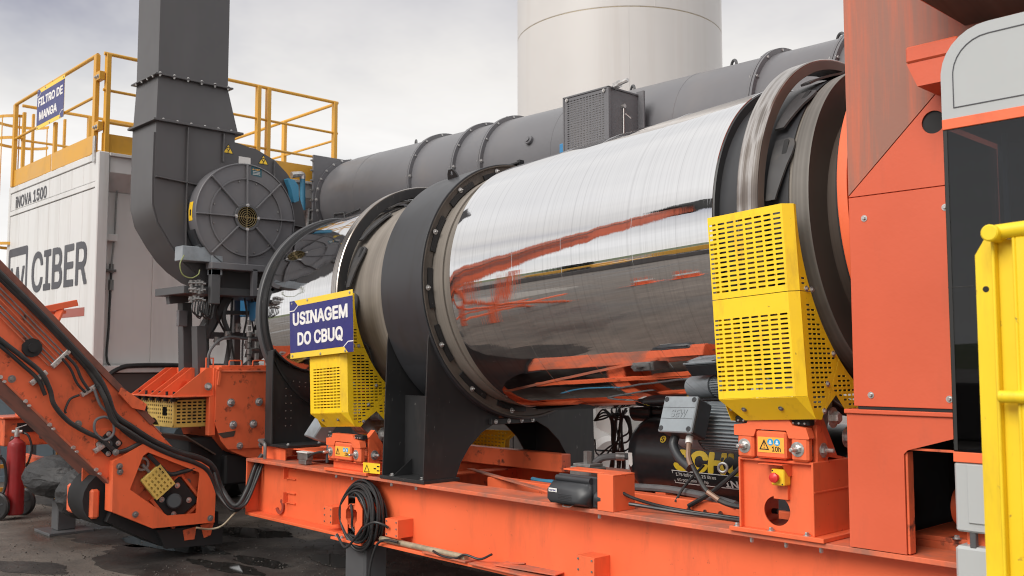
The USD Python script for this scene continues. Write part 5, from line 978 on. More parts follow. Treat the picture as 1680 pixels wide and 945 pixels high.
upp = Polygon([(CX0, line(CX0)+.003), (-1.2, line(-1.2)+.003), (-1.2, 6.5), (CX0, 6.5)])
part(co, 'diagonal_panel', py(low.difference(hole), CY+.011, .010), M['orange_dimmed'])
part(co, 'upper_panel', py(upp, CY+.011, .011), M['orange_faded'], label='faded brown stained upper panel')
part(co, 'hole_back', cyl((-2.035, CY+.0118, 3.095), (-2.035, CY+.0112, 3.095), .06, n=24), M['dark'])
for x, z in ((-2.41, 2.65), (-1.99, 2.66), (-2.40, 1.73), (-2.0, 1.72)): part(co, 'bolt', bolt((x, CY, z), -Y_, .010, .010), M['steel'])
hd_ = part(co, 'lower_gap', B(CX0+.02, CX1, CY+.006, CY+.05, 1.655, 1.672, .001), M['dark'])
pe = thing('column_pedestal', 'orange box pedestal with open window under the tall column', 'pedestal', (-2.25, 5.6, .94))
fpn = Polygon([(-2.535, .945), (-2.235, .945), (-2.235, 1.44), (-2.215, 1.46), (-1.90, 1.555), (-1.90, 1.63), (-2.535, 1.63)])
part(pe, 'front_plate', py(fpn, 4.816, .012), M['orange_dimmed'])
part(pe, 'top_lip', B(-2.545, -1.45, 4.79, 6.6, 1.632, 1.655, .004), M['orange_dimmed'])
part(pe, 'window_edge', [B(-2.235, -2.222, 4.818, 4.88, .945, 1.45, .002), B(-2.22, -1.5, 4.818, 4.85, 1.46, 1.472, .002)], M['orange_dirty'])
part(pe, 'left_side', B(-2.535, -2.525, 4.818, 6.5, .945, 1.63, .002), M['orange_dirty'])
part(pe, 'rear_wall', [B(-2.5, -.9, 5.95, 5.96, .6, 1.63, .002), B(-2.5, -2.49, 4.84, 5.94, .95, 1.62, .002), B(-2.5, -.9, 4.84, 5.94, 1.60, 1.625, .002)], M['dark'])  # inner walls coloured near black as the shade behind the window
part(pe, 'inner_motor', [cyl((-2.14, 5.45, 1.12), (-1.9, 5.45, 1.12), .11, n=28), cyl((-2.24, 5.45, 1.12), (-2.14, 5.45, 1.12), .10, n=24)], M['orange_dirty'])
part(pe, 'inner_motor_band', cyl((-2.16, 5.45, 1.12), (-2.14, 5.45, 1.12), .113, n=28), M['steel'])
part(pe, 'inner_shelf', [B(-2.4, -1.0, 5.2, 5.9, .96, .985, .003), B(-2.4, -1.0, 5.2, 5.22, .90, .96, .003)], M['orange_dirty'])  # dirtier orange picked to darken the shelf inside the window
for x in (-2.15, -1.93): part(pe, 'bolt', [bolt((x, 5.20, .985), Z_, .014, .016), bolt((x, 5.19, .90), -Z_, .014, .03)], M['steel'])
hv_ = [(-2.0, 4.35, 3.66), (-.6, 4.35, 3.64), (-.6, 4.802, 3.545), (-1.865, 4.802, 3.545), (-2.0, 4.35, 4.5), (-.6, 4.35, 4.5), (-.6, 4.802, 4.5), (-2.0, 4.802, 4.5)]
hoo = part(co, 'hood', mk(hv_, [(0, 1, 2), (0, 2, 3), (0, 1, 5), (0, 5, 4), (0, 3, 7), (0, 7, 4), (3, 2, 6), (3, 6, 7), (1, 2, 6), (1, 6, 5), (4, 5, 6), (4, 6, 7)]), M['orange_dimmed'])
part(hoo, 'underside', mk([(-1.985, 4.362, 3.655), (-.6, 4.362, 3.635), (-.6, 4.798, 3.54), (-1.86, 4.798, 3.54)], [(0, 1, 2), (0, 2, 3)]), M['sealbrown'])  # dark brown sheet stands in for the shaded inside of an open hood
part(hoo, 'lower_edge', [bar((-2.0, 4.346, 3.67), (-.6, 4.346, 3.65), .006, .05)], M['orange_dimmed'])
part(co, 'side_bracket', [prism((-2.0, -1.80, 4.56, 4.80), (-2.05, -1.80, 4.56, 4.80), 3.22, 3.34), B(-2.05, -1.80, 4.55, 4.80, 3.34, 3.42, .008)], M['orange_dimmed'])

# ================================================================== CONTROL CABIN
cb_ = thing('control_cabin', 'white control cabin with orange stripes and big dark window', 'cabin', (-1, 5, 1.0))
KX, KY = -1.735, 4.2
roof = Polygon([(KX, 2.935), (KX, 3.13)] + [(KX+.20-.20*math.cos(t), 3.13+.20*math.sin(t)) for t in np.linspace(.1, PI/2, 8)] + [(.8, 3.34), (.8, 2.935)])
part(cb_, 'roof_panel', py(roof, KY+.03, .04), M['cabwhite'])
inn = roof.buffer(-.055).intersection(rect(KX+.095, 2.93, .8, 3.3)).buffer(0)
part(cb_, 'roof_inset', py(roof.buffer(-.05).difference(roof.buffer(-.054)).intersection(rect(-3, 2.95, .7, 4)), KY-.011, .002), M['lettergrey'])
part(cb_, 'roof_top', B(KX+.06, .8, KY+.03, 4.79, 3.0, 3.31, .05), M['cabwhite'])
part(cb_, 'upper_stripe', B(KX+.0, .8, KY-.014, KY+.02, 2.897, 2.942, .002), M['orange'])
part(cb_, 'window_glass', B(KX, .8, KY-.006, KY, 1.525, 2.904, .001), M['glass'])
part(cb_, 'window_side_glass', B(KX, KX+.006, KY+.004, 4.78, 1.525, 2.904, .001), M['glass'])
part(cb_, 'interior', [B(KX+.02, .8, 4.75, 4.79, 1.5, 2.95, .002), B(KX+.02, .8, KY+.01, 4.75, 1.47, 1.53, .002), B(KX+.02, .8, KY+.01, 4.75, 2.92, 2.95, .002)], M['cabinside'])
part(cb_, 'window_post', [bar((KX+.16, 4.45, 1.53), (KX+.16, 4.45, 2.9), .022, .022, ref=Y_)], M['motor'])
part(cb_, 'rear_window', [B(KX+.12, KX+.6, 4.742, 4.748, 1.85, 2.25, .002)], M['motor'])
part(cb_, 'rear_window_pane', B(KX+.135, KX+.585, 4.736, 4.741, 1.865, 2.235, .001), M['dark'])
part(cb_, 'window_seam', [B(KX, .8, KY-.0085, KY-.0065, 2.215, 2.219, .0005), B(KX+.003, KX+.018, KY-.008, KY-.0062, 1.53, 2.90, .0005)], M['ink'])
part(cb_, 'inner_seat', [B(KX+.06, KX+.5, 4.35, 4.70, 1.53, 1.72, .03), rr(0, 0, 1, 1, .1) and B(KX+.09, KX+.6, 4.66, 4.72, 1.80, 2.12, .01)], M['plastic'])
part(cb_, 'lower_stripe', B(KX+.0, .8, KY-.014, KY+.02, 1.482, 1.524, .002), M['orange'])
part(cb_, 'lower_panel', B(KX, .8, KY-.01, KY+.04, 1.195, 1.480, .008), M['cabwhite'])
part(cb_, 'panel_inset', [B(KX+.055, .6, KY-.018, KY-.010, 1.235, 1.475, .003)], M['cabwhite'])
part(cb_, 'lower_side', B(KX+.002, KX+.03, KY+.04, 4.79, 1.195, 2.9 and 1.48, .004), M['cabwhite'])
part(cb_, 'under_frame', [B(KX+.015, .8, KY+.06, 4.3, 1.10, 1.19, .004)], M['orange']); part(cb_, 'support', B(KX+.05, KX+.075, KY+.0, KY+.03, 1.13, 1.20, .003), M['greyframe'])
sk = thing('cabin_step_box', 'white lower box beneath the control cabin', 'box', (-1, 4.4, 0))
part(sk, 'body', B(KX-.01, .8, KY-.005, 4.6, .12, 1.135, .012), M['cabwhite']); part(sk, 'plinth', B(KX+.05, .8, KY+.05, 4.6, 0, .12, .004), M['dark'])

# ================================================================== YELLOW POST AT THE RIGHT
yp = thing('yellow_gate_post', 'yellow steel gate post with tubes in the right foreground', 'post', (-1.1, 3.2, 0))
side = Polygon([(-1.235, 0), (-1.235, 2.24), (-1.195, 2.305), (-1.165, 2.305), (-1.165, 0)])
part(yp, 'left_plate', py(side, 3.21, .012), M['yellow_post'])
part(yp, 'front_channel', [B(-1.165, -1.155, 3.14, 3.21, 0, 2.285, .003), B(-1.155, -1.10, 3.17, 3.182, 0, 2.28, .002), B(-1.10, -1.09, 3.13, 3.182, 0, 2.28, .003), B(-1.09, -.6, 3.13, 3.142, 0, 2.28, .003)], M['yellow_post'])
part(yp, 'top_tube', cyl((-1.15, 3.14, 2.30), (-.4, 3.14, 2.335), .024, n=20, c=.004), M['yellow_post'])
part(yp, 'top_knuckle', [cyl((-1.15, 3.09, 2.295), (-1.15, 3.18, 2.295), .026, n=18, c=.004)], M['yellow_post'])
part(yp, 'middle_tube', cyl((-1.15, 3.12, 1.795), (-.4, 3.12, 1.80), .019, n=18, c=.004), M['yellow_post'])
part(yp, 'weld_bead', tube([(-1.168+.0015*math.sin(z*90), 3.192, z) for z in np.linspace(.9, 2.28, 60)], .005, 6, 1), M['yellow_post'])
part(yp, 'slot', cyl((-1.205, 3.1985, 2.13), (-1.205, 3.197, 2.13), .010, n=12), M['dark'])
part(yp, 'hole', cyl((-1.172, 3.1985, 2.135), (-1.172, 3.197, 2.135), .006, n=10), M['dark'])

# ================================================================== SILO
si = thing('storage_silo', 'tall pale cream cylindrical silo rising behind the pipe', 'silo', (-11.44, 13.49, 0))
sc = A(-11.44, 13.49, 0); z = .0
zs = [0, 1.4, 2.9, 4.4, 5.9, 7.78, 9.4, 11.0]
for a_, b_ in zip(zs[:-1], zs[1:]):
    sg = part(si, 'shell_ring', lathe([(a_+.006, 1.86), (a_+.010, 1.868), (b_-.010, 1.868), (b_-.006, 1.86)], sc, Z_, 128), M['silo'])
    th = math.atan2(-sc[1], -sc[0]) + .12*((zs.index(a_) % 2)*2) + .09
    part(sg, 'vertical_weld', bar(sc+A(1.868*math.cos(th), 1.868*math.sin(th), a_+.01), sc+A(1.868*math.cos(th), 1.868*math.sin(th), b_-.01), .012, .006, ref=A(math.cos(th), math.sin(th), 0)), M['silo'])
part(si, 'ring_weld', [lathe([(b_-.008, 1.862), (b_-.004, 1.866), (b_+.004, 1.866), (b_+.008, 1.862)], sc, Z_, 128) for b_ in zs[1:-1]], M['steelbar'])
part(si, 'roof', lathe([(11.0, 1.87), (11.6, .3), (11.65, 0)], sc, Z_, 64), M['silo'])

# ================================================================== UNDER THE DRUM: COMPRESSOR, MOTOR, CABLES
TA, TY, TZ, TR = -5.14, 6.28, 1.165, .31
ct = thing('air_compressor', 'black horizontal compressor tank with big yellow lettering under the drum', 'compressor', (-4, TY, .85))
part(ct, 'tank', lathe([(0, 0), (.02, .12), (.05, .20), (.10, .265), (.16, .30), (.22, TR), (1.9, TR), (2.0, .28), (2.1, .15), (2.12, 0)], (TA, TY, TZ), X_, 64), M['tank'])
def on_tank(m2d_maker, x, z0):  pass
def wrap(m, dep=.002):
    """flat lettering (x, height) laid round the tank's side"""
    v = m.vertices.copy(); a = (v[:, 2]-TZ)/TR; r = TR + .001 + (TY-TR-v[:, 1]); m = m.copy()
    m.vertices = np.stack([v[:, 0], TY-r*np.cos(a), TZ+r*np.sin(a)], 1); return m
part(ct, 'lettering', wrap(text('SCHULZ', (-4.56, TY-TR, 1.10), X_, unit(A(.10, 0, 1)), .135, .90, .002, 3)), M['tankyellow'])
part(ct, 'lettering', wrap(text('INDUSTRIAL', (-4.12, TY-TR, .99), X_, Z_, .055, .62, .002)), M['letter'])
fr_ = [LineString([(-4.58, .98), (-3.3, .98), (-3.3, 1.085), (-4.58, 1.085), (-4.58, .98)]).buffer(.003)]
part(ct, 'label_frame', wrap(py(fr_[0], TY-TR, .0015)), M['stickwhite'])
part(ct, 'small_print', [wrap(text('175 lbf/pol²  425 litros', (-4.55, TY-TR, 1.045), X_, Z_, .024, .36, .0015, False)), wrap(text('60 pcm/min  15 hp', (-4.55, TY-TR, 1.0), X_, Z_, .024, .28, .0015, False))], M['stickwhite'])
ro = part(ct, 'round_badge', wrap(py(Point(-4.68, 1.315).buffer(.028), TY-TR, .002)), M['tankyellow'])
part(ro, 'badge_letter', wrap(text('S', (-4.695, TY-TR-.002, 1.297), X_, Z_, .036, .028, .0015)), M['tank'])
part(ct, 'white_tag', wrap(py(Polygon([(-5.0, 1.10), (-4.98, 1.08), (-4.96, 1.10), (-4.96, 1.19), (-5.0, 1.19)]), TY-TR, .0015)), M['stickwhite'])
part(ct, 'foot', [B(-4.8, -4.7, 6.05, 6.5, .80, .90, .004), B(-3.3, -3.2, 6.05, 6.5, .80, .90, .004), B(-5.0, -2.9, 5.98, 6.1, .78, .86, .004), B(-5.0, -2.9, 6.44, 6.56, .78, .86, .004)], M['orange_dirty'])
part(ct, 'air_filter', [cyl((-5.20, 6.30, 1.50), (-4.98, 6.30, 1.50), .085, n=28, c=.01), cyl((-5.09, 6.30, 1.36), (-5.09, 6.30, 1.44), .02, n=8), cyl((-4.98, 6.30, 1.50), (-4.75, 6.30, 1.50), .06, n=20)], M['tank'])
part(ct, 'outlet_hose', tube([(-5.13, 6.12, 1.14), (-5.20, 6.05, 1.14), (-5.30, 5.98, 1.12), (-5.34, 5.95, 1.05), (-5.2, 5.93, .97), (-5.08, 5.9, .92), (-4.95, 5.88, .89)], .028, 10), M['cablegrey'])
part(ct, 'hose_clamp', cyl((-5.15, 6.10, 1.14), (-5.20, 6.05, 1.14), .033, n=12), M['steel'])

gm = thing('gear_motor', 'grey finned gear motor with sloping terminal box beside the right guard', 'motor', (-3.6, 5.3, 1.2))
MC = A(-3.98, 5.50, 1.47); ML = .72
part(gm, 'housing', lathe([(0, 0), (0, .11), (.02, .135), (.08, .145), (ML, .145), (ML, .10)], MC, X_, 40), M['motor'])
for k in range(40):
    a = 2*PI*k/40; e_ = A(0, math.cos(a), math.sin(a)); part(gm, 'cooling_fin', bar(MC+X_*.10+e_*.153, MC+X_*(ML-.02)+e_*.153, .007, .028, ref=e_, c=.001), M['motor'])
part(gm, 'fan_cowl', lathe([(-.13, .02), (-.13, .12), (-.10, .16), (.09, .168), (.09, .14)], MC, X_, 40), M['motor'])
part(gm, 'gear_housing', [frame(B(0, .34, 0, .42, 0, .30, .03), (-3.27, 5.28, 1.30), X_, unit(A(0, .3, .95))), frame(plate(Polygon([(0, 0), (.26, 0), (.21, .34), (.13, .38), (.06, .36)]), (0, 0, 0), X_, Y_, .03), (-3.50, 5.24, 1.52), unit(A(1, .15, 0)), unit(A(.1, .35, .9)))], M['motor'])
for u_, v_ in ((.03, .04), (.16, .03), (.08, .33), (.06, .18)): part(gm, 'bolt', bolt(A(-3.50, 5.24, 1.52)+unit(A(1, .15, 0))*u_+unit(A(.1, .35, .9))*v_+A(.0, -.03, .0), A(.1, -.9, .3), .014, .012), M['steel'])
bu, bv = unit(A(1, -.02, .02)), unit(A(.28, .34, .90)); bn = np.cross(bu, bv); BO = A(-3.985, 5.06, 1.455)
bv = unit(bv - bu*(bv @ bu)); bn = np.cross(bu, bv)
tb = part(gm, 'terminal_box', frame(B(0, .26, 0, .235, -.17, -.028, .01), BO, bu, bv), M['plastic'])
part(tb, 'cover', frame(B(-.004, .264, -.004, .239, -.026, .0, .01), BO, bu, bv), M['motor'])
for z_ in (.085, .16): part(tb, 'cover_groove', frame(B(.004, .256, z_, z_+.003, -.0005, .0012, .0004), BO, bu, bv), M['plastic'])
part(tb, 'lettering', text('SEW', BO+bu*.075+bv*.098+bn*.0005, bu, unit(bv+bu*.12), .048, .125, .003), M['motor'])
for u_, v_ in ((.02, .02), (.24, .02), (.02, .215), (.24, .215)):
    part(tb, 'cover_screw', frame(cat_([lathe([(0, .008), (0, .017), (.004, .017), (.004, .008)], (u_, v_, 0), Z_, 14), cyl((u_, v_, 0), (u_, v_, .003), .007, n=8)]), BO, bu, bv), M['plastic'])
part(gm, 'cable_gland', [cyl(BO+bu*.19-bv*.005-bn*.09, BO+bu*.20-bv*.05-bn*.085, .024, n=12)], M['letter'])
gl = BO+bu*.20-bv*.05-bn*.085
part(gm, 'motor_cable', tube([gl, gl+A(.02, -.03, -.08), gl+A(.09, -.04, -.19), gl+A(.18, -.06, -.28), gl+A(.30, -.03, -.345), gl+A(.50, 0, -.36), gl+A(.62, .02, -.36)], .016, 10), M['rubber'])
cs_m = mat('copper_braid', (.26, .17, .125), .5, metal=.4)
for sl in (tube([gl+A(.0, 0, 0), gl+A(.02, -.035, -.08), gl+A(.045, -.045, -.13)], .0175), tube([gl+A(.18, -.065, -.28), gl+A(.25, -.045, -.325)], .0178)): part(gm, 'cable_sleeve', sl, cs_m)
part(gm, 'conduit', tube([BO+bu*.05-bn*.12-bv*.0, BO+bu*.05-bn*.12-bv*.06, BO+bu*.12-bn*.12-bv*.14, BO+bu*.22-bn*.12-bv*.20], .03, 12), M['plastic'])
part(gm, 'lifting_eye', lathe([(.010*math.sin(t), .028+.010*math.cos(t)) for t in np.linspace(0, 2*PI, 8, endpoint=False)], (-3.60, 5.22, 1.235), A(.3, -.9, .1), 20, closed=True), M['steeldark'])
part(gm, 'mount', [bar((-3.5, 5.3, 1.60), (-3.22, 5.22, 1.36), .05, .10), B(-3.6, -3.2, 5.4, 5.7, .95, 1.3, .01)], M['plastic'])
gm2 = thing('left_gear_motor', 'grey gear motor partly hidden under the left yellow guard', 'motor', (-7.7, 5.2, 1.0))
part(gm2, 'terminal_box', frame(B(0, .20, 0, .21, -.15, 0, .012), (-8.231,5.000,1.199), unit(A(1, -.05, -.08)), unit(A(.45, .35, .86))), M['motor'])
part(gm2, 'housing', lathe([(0, 0), (0, .12), (.03, .14), (.6, .14), (.6, 0)], (-7.95, 5.5, 1.22), X_, 32), M['plastic'])
part(gm2, 'cable', tube([(-7.72, 5.0, 1.22), (-7.70, 4.98, 1.12), (-7.62, 4.97, 1.04), (-7.5, 4.97, 1.0)], .018), M['rubber'])
part(gm2, 'cable', tube([(-7.74, 5.0, 1.22), (-7.73, 4.96, 1.10), (-7.72, 4.95, .98)], .016), M['plastic'])
part(gm2, 'gland', cyl((-7.74, 5.0, 1.26), (-7.735, 4.995, 1.19), .026, n=10), M['steeldark'])
sw = thing('limit_switch', 'small grey switch on the beam top with cable left of the guard', 'switch', (-8.05, 4.93, .94))
part(sw, 'body', [B(-8.13, -7.96, 4.88, 4.95, .985, 1.05, .006), B(-8.11, -7.98, 4.88, 4.95, .945, .985, .004)], M['steeldark']); part(sw, 'cap', B(-8.14, -7.95, 4.875, 4.955, 1.05, 1.062, .003), M['stickwhite'])
part(sw, 'cable', tube([(-7.96, 4.9, 1.02), (-7.85, 4.9, 1.06), (-7.72, 4.92, 1.08), (-7.6, 4.95, 1.07)], .012), M['rubber'])
single('grab_pipe', tube([(-8.82, 5.3, 1.115), (-8.90, 4.95, 1.115), (-8.87, 4.90, 1.115), (-8.72, 4.86, 1.10), (-8.69, 4.855, 1.06), (-8.69, 4.855, .95)], .018, 8, 3), M['steeldark'], 'bent grey pipe on the orange beam end above the hoses', 'pipe')

# connector box with bracket
cbx = thing('connector_box', 'dark grey plastic connector box with small white label on the beam top', 'connector', (-4.5, 4.8, .95))
def soft(x0, x1, y0, y1, z0, z1, c): return B(x0, x1, y0, y1, z0, z1, c)
part(cbx, 'body', [trimesh.convex.convex_hull(np.array([(x, y, z) for (x, z, y) in [(-4.63, .965, 4.72), (-4.42, .965, 4.72), (-4.66, .99, 4.72), (-4.39, .99, 4.72), (-4.66, 1.05, 4.72), (-4.40, 1.05, 4.72), (-4.63, 1.085, 4.74), (-4.42, 1.085, 4.74), (-4.68, .955, 4.80), (-4.35, .955, 4.80), (-4.68, 1.10, 4.80), (-4.35, 1.10, 4.80), (-4.68, .955, 4.83), (-4.35, .955, 4.83), (-4.68, 1.10, 4.83), (-4.35, 1.10, 4.83)]]))], M['plastic'], smooth=50)
part(cbx, 'back_plate', B(-4.67, -4.315, 4.832, 4.865, .945, 1.145, .008), M['plastic']); part(cbx, 'hinge', cyl((-4.66, 4.815, 1.118), (-4.35, 4.815, 1.118), .022, n=12), M['plastic'])
for x in (-4.60, -4.55, -4.46, -4.42): part(cbx, 'hinge_spring', bar((x, 4.80, 1.10), (x+.015, 4.78, 1.075), .006, .006), M['ink'])
part(cbx, 'white_label', B(-4.645, -4.57, 4.716, 4.7195, 1.035, 1.06, .0005), M['letter']); part(cbx, 'label_text', text('HARTING', (-4.638, 4.7155, 1.041), X_, Z_, .011, .06, .0006), M['signblue'])
for k in range(5): part(cbx, 'rib', B(-4.56, -4.44, 4.7165, 4.7195, .985+k*.010, .988+k*.010, .0005), M['plastic'])
part(cbx, 'latch', tube([(-4.55, 4.76, .955), (-4.54, 4.745, .945), (-4.48, 4.745, .945), (-4.47, 4.76, .955)], .004, k=2), M['steel'])
part(cbx, 'cable_gland', [cyl((-4.315, 4.84, 1.01), (-4.22, 4.85, 1.01), .045, n=14), cyl((-4.22, 4.85, 1.01), (-4.19, 4.85, 1.01), .035, n=14)], M['plastic'])
part(cbx, 'cable', tube([(-4.3, 4.86, 1.09), (-4.2, 4.88, 1.08), (-4.1, 4.95, 1.02), (-3.9, 5.1, .96), (-3.5, 5.25, .93)], .011), M['rubber'])
bk = thing('connector_bracket', 'folded orange sheet bracket beside the grey connector box', 'bracket', (-4.15, 4.85, .94))
part(bk, 'front_plate', B(-4.285, -4.15, 4.802, 4.812, .941, 1.175, .002), M['orange']); part(bk, 'top_plate', B(-4.66, -4.15, 4.875, 5.02, 1.165, 1.175, .002), M['orange']); part(bk, 'top_flange', B(-4.285, -4.15, 4.812, 4.874, 1.165, 1.175, .002), M['orange']); part(bk, 'right_plate', B(-4.16, -4.15, 4.812, 5.02, .941, 1.164, .002), M['orange'])
single('bolt_block', [B(-4.78, -4.62, 5.10, 5.24, 1.165, 1.185, .003), cyl((-4.70, 5.17, 1.185), (-4.70, 5.17, 1.27), .032, n=6), B(-4.80, -4.60, 5.08, 5.26, .95, 1.164, .01)], M['steeldark'], 'square bolt on a small plate beside the far black leg', 'bolt')

# cable coil on its octagonal holder
KC = A(-6.965, 4.80, .615)
chd = thing('cable_holder', 'orange octagonal cable holder on the beam web', 'holder', KC+Z_*(-.25))
oc = Polygon([(.17*math.cos(PI/8+k*PI/4), .17*math.sin(PI/8+k*PI/4)) for k in range(8)])
ring_ = oc.difference(affinity.scale(oc, .52, .52)).difference(rect(-.055, -1, .055, 1))
for gg in ring_.geoms: part(chd, 'front_plate', frame(plate(gg, (0, 0, 0), X_, Y_, .006), KC+A(0, -.085, 0), X_, Z_), M['orange'])
tubep = affinity.scale(oc, .58, .58).difference(affinity.scale(oc, .54, .54))
part(chd, 'octagon_tube', frame(plate(tubep, (0, 0, 0), X_, Y_, -.235), KC+A(0, -.085, 0), X_, Z_), M['orange_dirty'])
part(chd, 'cross_bar', [bar(KC+A(-.1, -.06, .06), KC+A(.1, -.06, .06), .03, .03), bar(KC+A(-.1, -.06, -.10), KC+A(.1, -.06, -.10), .03, .03)], M['orange_dirty'])
co_ = thing('cable_coil', 'coil of black cable hanging on the orange octagonal holder', 'cable', KC+Z_*(-.28))
for i in range(26):
    r0 = .15+.012*(i % 10)+.006*rng.random(); yo = -.055+.024*(i//4)+.012*rng.random(); ph = rng.random()*6; sag = .0+.05*rng.random()
    part(co_, 'cable_loop', tube([KC+A((r0+.012*math.sin(3*t+ph))*math.cos(t)*1.04, yo+.012*math.sin(2*t+ph), (r0+.012*math.sin(2*t+ph))*math.sin(t)*1.03-sag*(1-math.sin(t))*.5) for t in np.linspace(0, 2*PI, 19)], .0105, 7, 3), M['cable'])
part(co_, 'cable_tail', tube([KC+A(-.20, -.10, -.18), KC+A(-.05, -.115, -.27), KC+A(.1, -.115, -.17), KC+A(.2, -.11, -.08), KC+A(.33, -.10, -.02), KC+A(.40, -.06, -.03), KC+A(.43, -.02, -.06)], .0105, 8), M['cable'])
part(co_, 'cable_tail', tube([KC+A(-.01, -.09, .09), KC+A(.02, -.095, 0), KC+A(.01, -.09, -.09), KC+A(.05, -.09, -.13)], .011, 8), M['cable'])
single('hanging_cable', tube([(-6.42, 4.79, .455), (-6.55, 4.775, .455), (-6.66, 4.77, .42), (-6.72, 4.765, .33), (-6.76, 4.76, .2), (-6.78, 4.76, .02)], .0105), M['cable'], 'single black cable dropping from the beam flange to the ground', 'cable')

# cables and hoses lying in the frame
for i, (pts, r, mt, lb) in enumerate([
    ([(-5.3, 5.75, .90), (-4.9, 5.62, .965), (-4.3, 5.50, 1.015), (-3.9, 5.44, 1.01), (-3.6, 5.36, .99)], .026, 'cablegrey', 'thick grey hose running over the orange inner beam'),
    ([(-3.55, 5.55, 1.35), (-3.62, 5.40, 1.2), (-3.78, 5.34, 1.05), (-3.95, 5.33, .95)], .015, 'rubber', 'black cable slanting down in front of the yellow tank lettering'),
    ([(-3.98, 5.55, 1.2), (-4.05, 5.42, 1.06), (-4.08, 5.36, .96)], .010, 'rubber', 'thin black cable hanging from the motor before the tank'),
    ([(-4.1, 4.9, .99), (-3.8, 5.0, .965), (-3.5, 5.05, .955), (-3.2, 5.05, .95)], .012, 'rubber', 'black cable lying along the beam top right of the bracket'),
    ([(-3.95, 5.33, .93), (-3.80, 5.18, .90), (-3.70, 5.10, .86)], .014, 'rubber', 'left of three short black cables below the inner beam'),
    ([(-3.82, 5.33, .93), (-3.70, 5.18, .90), (-3.62, 5.10, .86)], .012, 'rubber', 'middle of three short black cables below the inner beam'),
    ([(-3.70, 5.33, .93), (-3.58, 5.18, .90), (-3.50, 5.10, .86)], .016, 'rubber', 'right of three short black cables below the inner beam'),
    ([(-5.9, 5.8, .92), (-5.7, 5.7, .93), (-5.5, 5.66, .94), (-5.2, 5.7, .93)], .018, 'bluebright', 'blue hose lying between the black legs')]):
    single('hose' if i in (0, 7) else 'cable', tube(pts, r), M[mt], lb, 'hose' if i in (0, 7) else 'cable')

# ================================================================== SEEN THROUGH THE GAP BEHIND THE TRAILER, PLUS AN ADDED DARK WALL
bt = thing('white_tank_skid', 'white tank post and pale pipes seen through the gap under the drum', 'tank', (-8.5, 9.5, 0))
part(bt, 'post', lathe([(0, .0), (0, .20), (3, .20)], (-7.958,9.200,0.361), Z_, 32), M['backwall'])
part(bt, 'wall', B(-12, -5.2, 10.6, 10.7, 0, 2.2, .01), M['backwall'])
part(bt, 'pipe', cyl((-8.446,9.300,1.154), (-7.743,8.900,0.803), .15, n=24), M['cablegrey'] if False else M['stickwhite'])
part(bt, 'pipe_flange', cyl((-7.824,8.950,0.845), (-7.716,8.880,0.792), .19, n=24), M['backwall'])
part(bt, 'blue_valve', [B(-7.6, -7.2, 9.3, 9.5, 1.50, 1.62, .02), cyl((-7.45, 9.2, 1.30), (-7.35, 9.2, 1.42), .10, n=18)], M['signblue'])
part(bt, 'base', [B(-8.4, -6.6, 8.8, 9.6, .0, .55, .01)], M['backwall'])
for i in range(3): part(bt, 'diagonal', bar((-8.503,9.600,1.281), A(*(-8.346,9.600,1.287))+A(.1+.2*i, 0, -.4), .05, .05), M['backwall'])
rq = thing('added_backdrop', 'added long dark grey skid in the shade beyond the trailer', 'backdrop', (-12, 8.9, 0))  # added dark wall, keeps the sky out of the puddle reflections
for k in range(9): part(rq, 'side_panel', B(-18.0+k*1.08, -18.0+k*1.08+1.06, 8.85, 8.90, .12, 1.7, .008), M['skirt'])
part(rq, 'base', B(-18.0, -8.3, 8.82, 9.6, 0, .12, .01), M['dark']); part(rq, 'top', B(-18.0, -8.3, 8.86, 9.6, 1.7, 1.74, .01), M['skirt'])
for x in (-11.9, -12.95, -14.0):
    w_ = part(of, 'wheel', cyl((x, 6.45, .5), (x, 6.85, .5), .5, n=32, c=.06), M['rubber']); part(w_, 'rim', cyl((x, 6.43, .5), (x, 6.5, .5), .27, n=24, c=.02), M['steeldark'])
part(of, 'axle_beam', B(-14.3, -11.5, 6.3, 6.42, .42, .56, .01), M['greyframe'])
cbd = thing('cable_bundle', 'tangle of black cables hanging behind the far leg', 'cable', (-5.8, 7.3, .6))
c0_ = A(*(-6.253,7.300,1.331))
for i in range(14):
    a = rng.uniform(-.08, .08); b_ = rng.uniform(-.10, .10); part(cbd, 'cable', tube([c0_+A(a*2, rng.uniform(-.1, .1), .10+rng.uniform(-.05, .1)), c0_+A(a, 0, 0), c0_+A(a*.6+b_*.4, 0, -.2), c0_+A(b_, 0, -.42), c0_+A(b_*1.2-.05, 0, -.66)], .007+.004*rng.random(), 6, 4), M['cable'])
for i in range(4): part(cbd, 'cable', tube([(-6.458,7.200,1.326), A(*(-6.338,7.200,1.378))+Z_*(.03*i-.03), c0_+A(0, 0, .07-.02*i), c0_+A(.1+.02*i, 0, .03), c0_+A(.15, 0, -.1-.08*i), c0_+A(.0-.08*i, 0, -.2-.05*i), A(*(-6.454,7.200,0.941))+Z_*(.1*i-.1)], .009, 6, 5), M['cable'])

